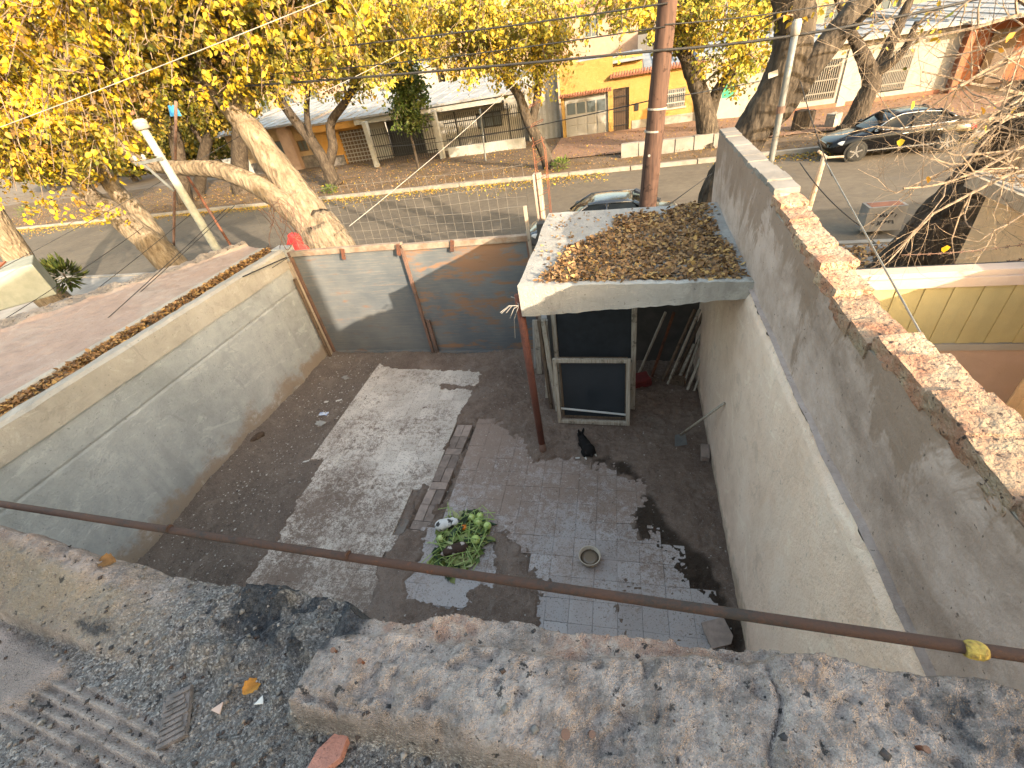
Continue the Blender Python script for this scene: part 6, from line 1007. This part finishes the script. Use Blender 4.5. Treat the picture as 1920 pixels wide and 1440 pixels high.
# stump and rocks across the street near the black car
for i, (px, py, s, lb) in enumerate(((1497, 243, (.45, .4, .75), 'dark stump left of the black car across the street'), (1511, 240, (.35, .35, .7), 'second dark stump touching the first one'), (1560, 236, (.4, .4, .5), 'pale block on the red pavement behind the black car'))): c = PZ(px, py, .15); o = chunk('tree_stump' if i < 2 else 'concrete_block', MT['barkC'] if i < 2 else MT['kerb'], None, (c.x, c.y, .1 + s[2] / 2), s, .3 * i, 330 + i, .14, 4); tag(o, lb, 'stump' if i < 2 else 'block')

# ------------------------------------------------------------------ poles and masts
up_ = empty('utility_pole', P(1213, 400, 7.75) * Vector((1, 1, 0)) if False else (P(1213, 400, 7.75).x, 7.75, 0), 'dark brown timber utility pole rising behind the canopy slab', 'pole')
a = P(1213, 395, 7.75); b_ = P(1258, -60, 7.75); d = (b_ - a) / (b_.z - a.z); m_ = MB(); m_.tube([a + d * (z - a.z) for z in np.linspace(.05, b_.z + 1.5, 22)], list(np.linspace(.145, .115, 22)), 16, rough=.03); under(m_.build('shaft', MT['pole'], smooth=True), up_)
for px, py in ((1226, 245), (1232, 203)):
    c = P(px, py, 7.75); m_ = MB(); m_.tube([c - d * .012, c + d * .012], .136, 16); under(m_.build('wire_band', MT['wireg']), up_)
c = P(1217, 292, 7.62); m_ = MB(); m_.lathe([(.001, 0), (.02, .0), (.018, .006), (.001, .007)], 10, c=(c.x, c.y, c.z), mat4=Matrix.Rotation(math.pi / 2, 4, 'X')); under(m_.build('number_disc', whp), up_)
def mast(name, bot, top, d, rad, mat, label, cap=True, z0=None, cat='mast', rad2=None):
    a = P(*bot, d); b_ = P(*top, d); dd = (b_ - a); e = empty(name, (a.x, a.y, a.z if z0 is None else z0), label, cat); dd = dd / (b_.z - a.z); zb = a.z if z0 is None else z0; m_ = MB(); m_.tube([a + dd * (z - a.z) for z in np.linspace(zb, b_.z, 10)], list(np.linspace(rad, rad2 or rad, 10)), 14); under(m_.build('shaft', mat, smooth=True), e)
    if cap: m_ = MB(); m_.tube([b_ - dd * .02, b_ + dd * .10, b_ + dd * .13], [rad * 1.35, rad * 1.35, rad * .9], 14); under(m_.build('cap', MT['wireg'], smooth=True), e)
    return e
m1 = mast('steel_mast', (1446, 300), (1491, 62), 7.1, .038, MT['galv'], 'grey steel pipe mast with a pale cap beside the far end of the right wall', True, .1)
for f_ in (.42, .44): c = P(1446, 300, 7.1).lerp(P(1491, 62, 7.1), f_); m_ = MB(); m_.tube([c - Vector((0, 0, .02)), c + Vector((0, 0, .03))], .05, 12); under(m_.build('clamp', MT['gatef']), m1)
m2 = mast('concrete_mast', (407, 468), (268, 240), 6.95, .082, MT['concpost'], 'pale concrete mast standing at the end of the pink roof on the left', True, 1.6, rad2=.062)
c = P(300, 300, 6.95); m_ = MB(); m_.bar(c + Vector((-.5, -.05, .0)), c + Vector((.12, -.05, .02)), .05); m_.bar(c + Vector((-.35, -.05, .0)), c + Vector((-.02, -.05, -.5)), .03); under(m_.build('cross_arm', MT['galv']), m2)
for k, (dx, dz) in enumerate(((-.45, .04), (-.25, .04), (.05, .06))): m_ = MB(); m_.lathe([(.02, 0), (.035, .02), (.025, .04), (.035, .06), (.015, .09)], 12, c=c + Vector((dx, -.05, dz))); under(m_.build('insulator', whp, smooth=True), m2)
m3 = mast('slanting_post', (1518, 388), (1546, 292), 6.3, .03, MT['polew'], 'short pale post with a bent tip just outside the right wall', False, .1, 'post'); c = P(1546, 292, 6.3); m_ = MB(); m_.tube([c, c + Vector((-.08, 0, .06))], .015, 6); m_.tube([c + Vector((-.02, 0, -.02)), c + Vector((.20, 0, -.03))], .012, 6); under(m_.build('bent_tip', MT['polew']), m3)
mast('thin_pole', (912, 312), (900, 205), 25.0, .045, MT['galv'], 'thin grey pole on the far pavement before the railed house', False, .1, 'pole'); mast('thin_pole', (328, 310), (330, 190), 15.0, .05, MT['gatef'], 'thin brown pole standing behind the curved tan limb', False, .05, 'pole'); mast('thin_stake', (390, 392), (345, 320), 13.5, .045, MT['rust'], 'thin rusty stake leaning right of the pale mast', False, .02, 'stake')
c = P(325, 208, 22.0); m_ = MB(); patch(m_, (-.36, 0, -.2), (.3, .05, -.26), (.34, 0, .22), (-.22, .05, .26), 6, .12); o = m_.build('blue_sheet', plain('sky_blue_sheet', (.03, .18, .42), (.05, .25, .5), 4, .5), label='scrap of bright blue sheet hanging among the far trees', cat='sheet'); o.location = c; so_ = o.modifiers.new('t', 'SOLIDIFY'); so_.thickness = .01
c = P(462, 142 * 0 + 139, 8.0); c = P(1449, 139, 8.0); m_ = MB(); m_.box(-.06, .06, -.004, .004, -.035, .035); o = m_.build('number_plate', whp, label='small white plate nailed to the large forked tree', cat='plate'); o.location = (c.x, 7.985, c.z); o.rotation_euler = (0, -.2, .1)

# ------------------------------------------------------------------ cables and wires
def cable(label, a, b_, sag, rad, mat, name='cable', group='overhead cables', extra=(0, 0)):
    a, b_ = Vector(a), Vector(b_); m_ = MB(); m_.tube([a.lerp(b_, t) + Vector((0, 0, -sag * 4 * t * (1 - t))) for t in np.linspace(0 - extra[0], 1 + extra[1], 28)], rad, 6, False); return m_.build(name, mat, smooth=True, label=label, cat='cable', group=group)
pole = lambda py: P(1213 + (395 - py) * .0989, py, 7.62)
cable('thickest black cable crossing in front of the yellow house', P(-150, 190, 8.6), pole(94), .10, .017, MT['wire']); cable('continuation of the thick black cable right of the pole', pole(94), P(2050, -60, 8.0), .12, .017, MT['wire'])
cable('second black cable above the thick one, left of the pole', P(-100, 130, 8.8), pole(6), .18, .011, MT['wire']); cable('thin black cable between the two heavier ones', P(300, 150, 8.8), pole(50), .1, .008, MT['wire']); cable('thin black cable right of the pole above the thick one', pole(46), P(2000, -90, 8.2), .1, .008, MT['wire'])
cable('low thin wire from the pole towards the slender tree', pole(185), P(700, 275, 16.0), .15, .008, MT['wire']); cable('low thin wire right of the pole towards the white house', pole(186), P(1640, 90, 15.0), .1, .007, MT['wire'])
cable('pale wire slanting up across the yellow leaves at the left', P(-80, 268, 5.6), P(640, -12, 6.2), .02, .006, MT['wireg']); cable('pale wire rising from the wire mesh to the left houses', P(655, 424, 6.9), P(1000, 122, 20), .1, .007, MT['wireg']); cable('pale wire from the forked tree up to the right', P(470, 230, 9.0), P(760, 95, 14), .05, .006, MT['wireg'])
for i, (a, b_, lb) in enumerate((((-40, 835, 2.3), (545, 480, 6.5), 'dark wire stretched along the upper face of the grey wall'), ((-30, 803, 2.6), (440, 385, 7.2), 'dark wire over the gutter rising to the right of the mast'), ((-30, 800, 2.4), (425, 390, 6.9), 'dark wire over the pink roof just left of the gutter'), ((-30, 622, 4.2), (270, 425, 8.0), 'dark wire low over the white block at the left'), ((-30, 520, 5.0), (450, 255, 9.5), 'wire crossing the left trunks towards the forked tree'), ((-30, 700, 3.6), (360, 400, 7.0), 'dark wire across the middle of the pink roof'))): cable(lb, P(*a), P(*b_), .03, .0055 if i else .005, MT['wire'], group='service wires at the left')
cable('short rod-like wire on the coping of the grey wall near the gate', PX(455, 519, -5.90), PX(538, 482, -5.9), .0, .009, MT['wire'], group='service wires at the left')
cable('pale stay wire running from the short post down over the right wall', P(1546, 300, 6.25), P(1762, 690, 2.6), .0, .007, MT['galv'], group='wires at the right'); cable('thin dark stay wire from the steel mast down to the right wall', P(1500, 150, 7.0), P(1560, 330, 6.0), .03, .006, MT['wire'], group='wires at the right'); cable('stay wire from the short post to the stay cable joint', P(1500, 305, 6.3), P(1615, 425, 5.0), .05, .006, MT['wire'], group='wires at the right'); cable('thin wire from the canopy roof edge up to the far end of the right wall', P(1225, 405, 6.0), P(1335, 325, 7.8), .0, .006, MT['wire'], group='wires at the right')
for k, (ya, yb) in enumerate(((478, 455), (508, 482))):
    m_ = MB(); a = P(1690, ya, 5.3); b_ = P(2000, yb - 10, 5.3); m_.tube([a.lerp(b_, t) + Vector((0, 0, -.04 * math.sin(t * 3.14))) for t in np.linspace(0, 1, 16)], .004, 5, False)
    for t in np.linspace(.05, .95, 14): q = a.lerp(b_, t) + Vector((0, 0, -.04 * math.sin(t * 3.14))); m_.tube([q + Vector((-.012, 0, -.016)), q + Vector((.012, 0, .016))], .004, 4); m_.tube([q + Vector((.012, 0, -.016)), q + Vector((-.012, 0, .016))], .004, 4)
    m_.build('barbed_wire', MT['gatef'], label=('upper strand of barbed wire above the neighbour beam', 'lower strand of barbed wire just above the neighbour beam')[k], cat='wire', group='wires at the right')
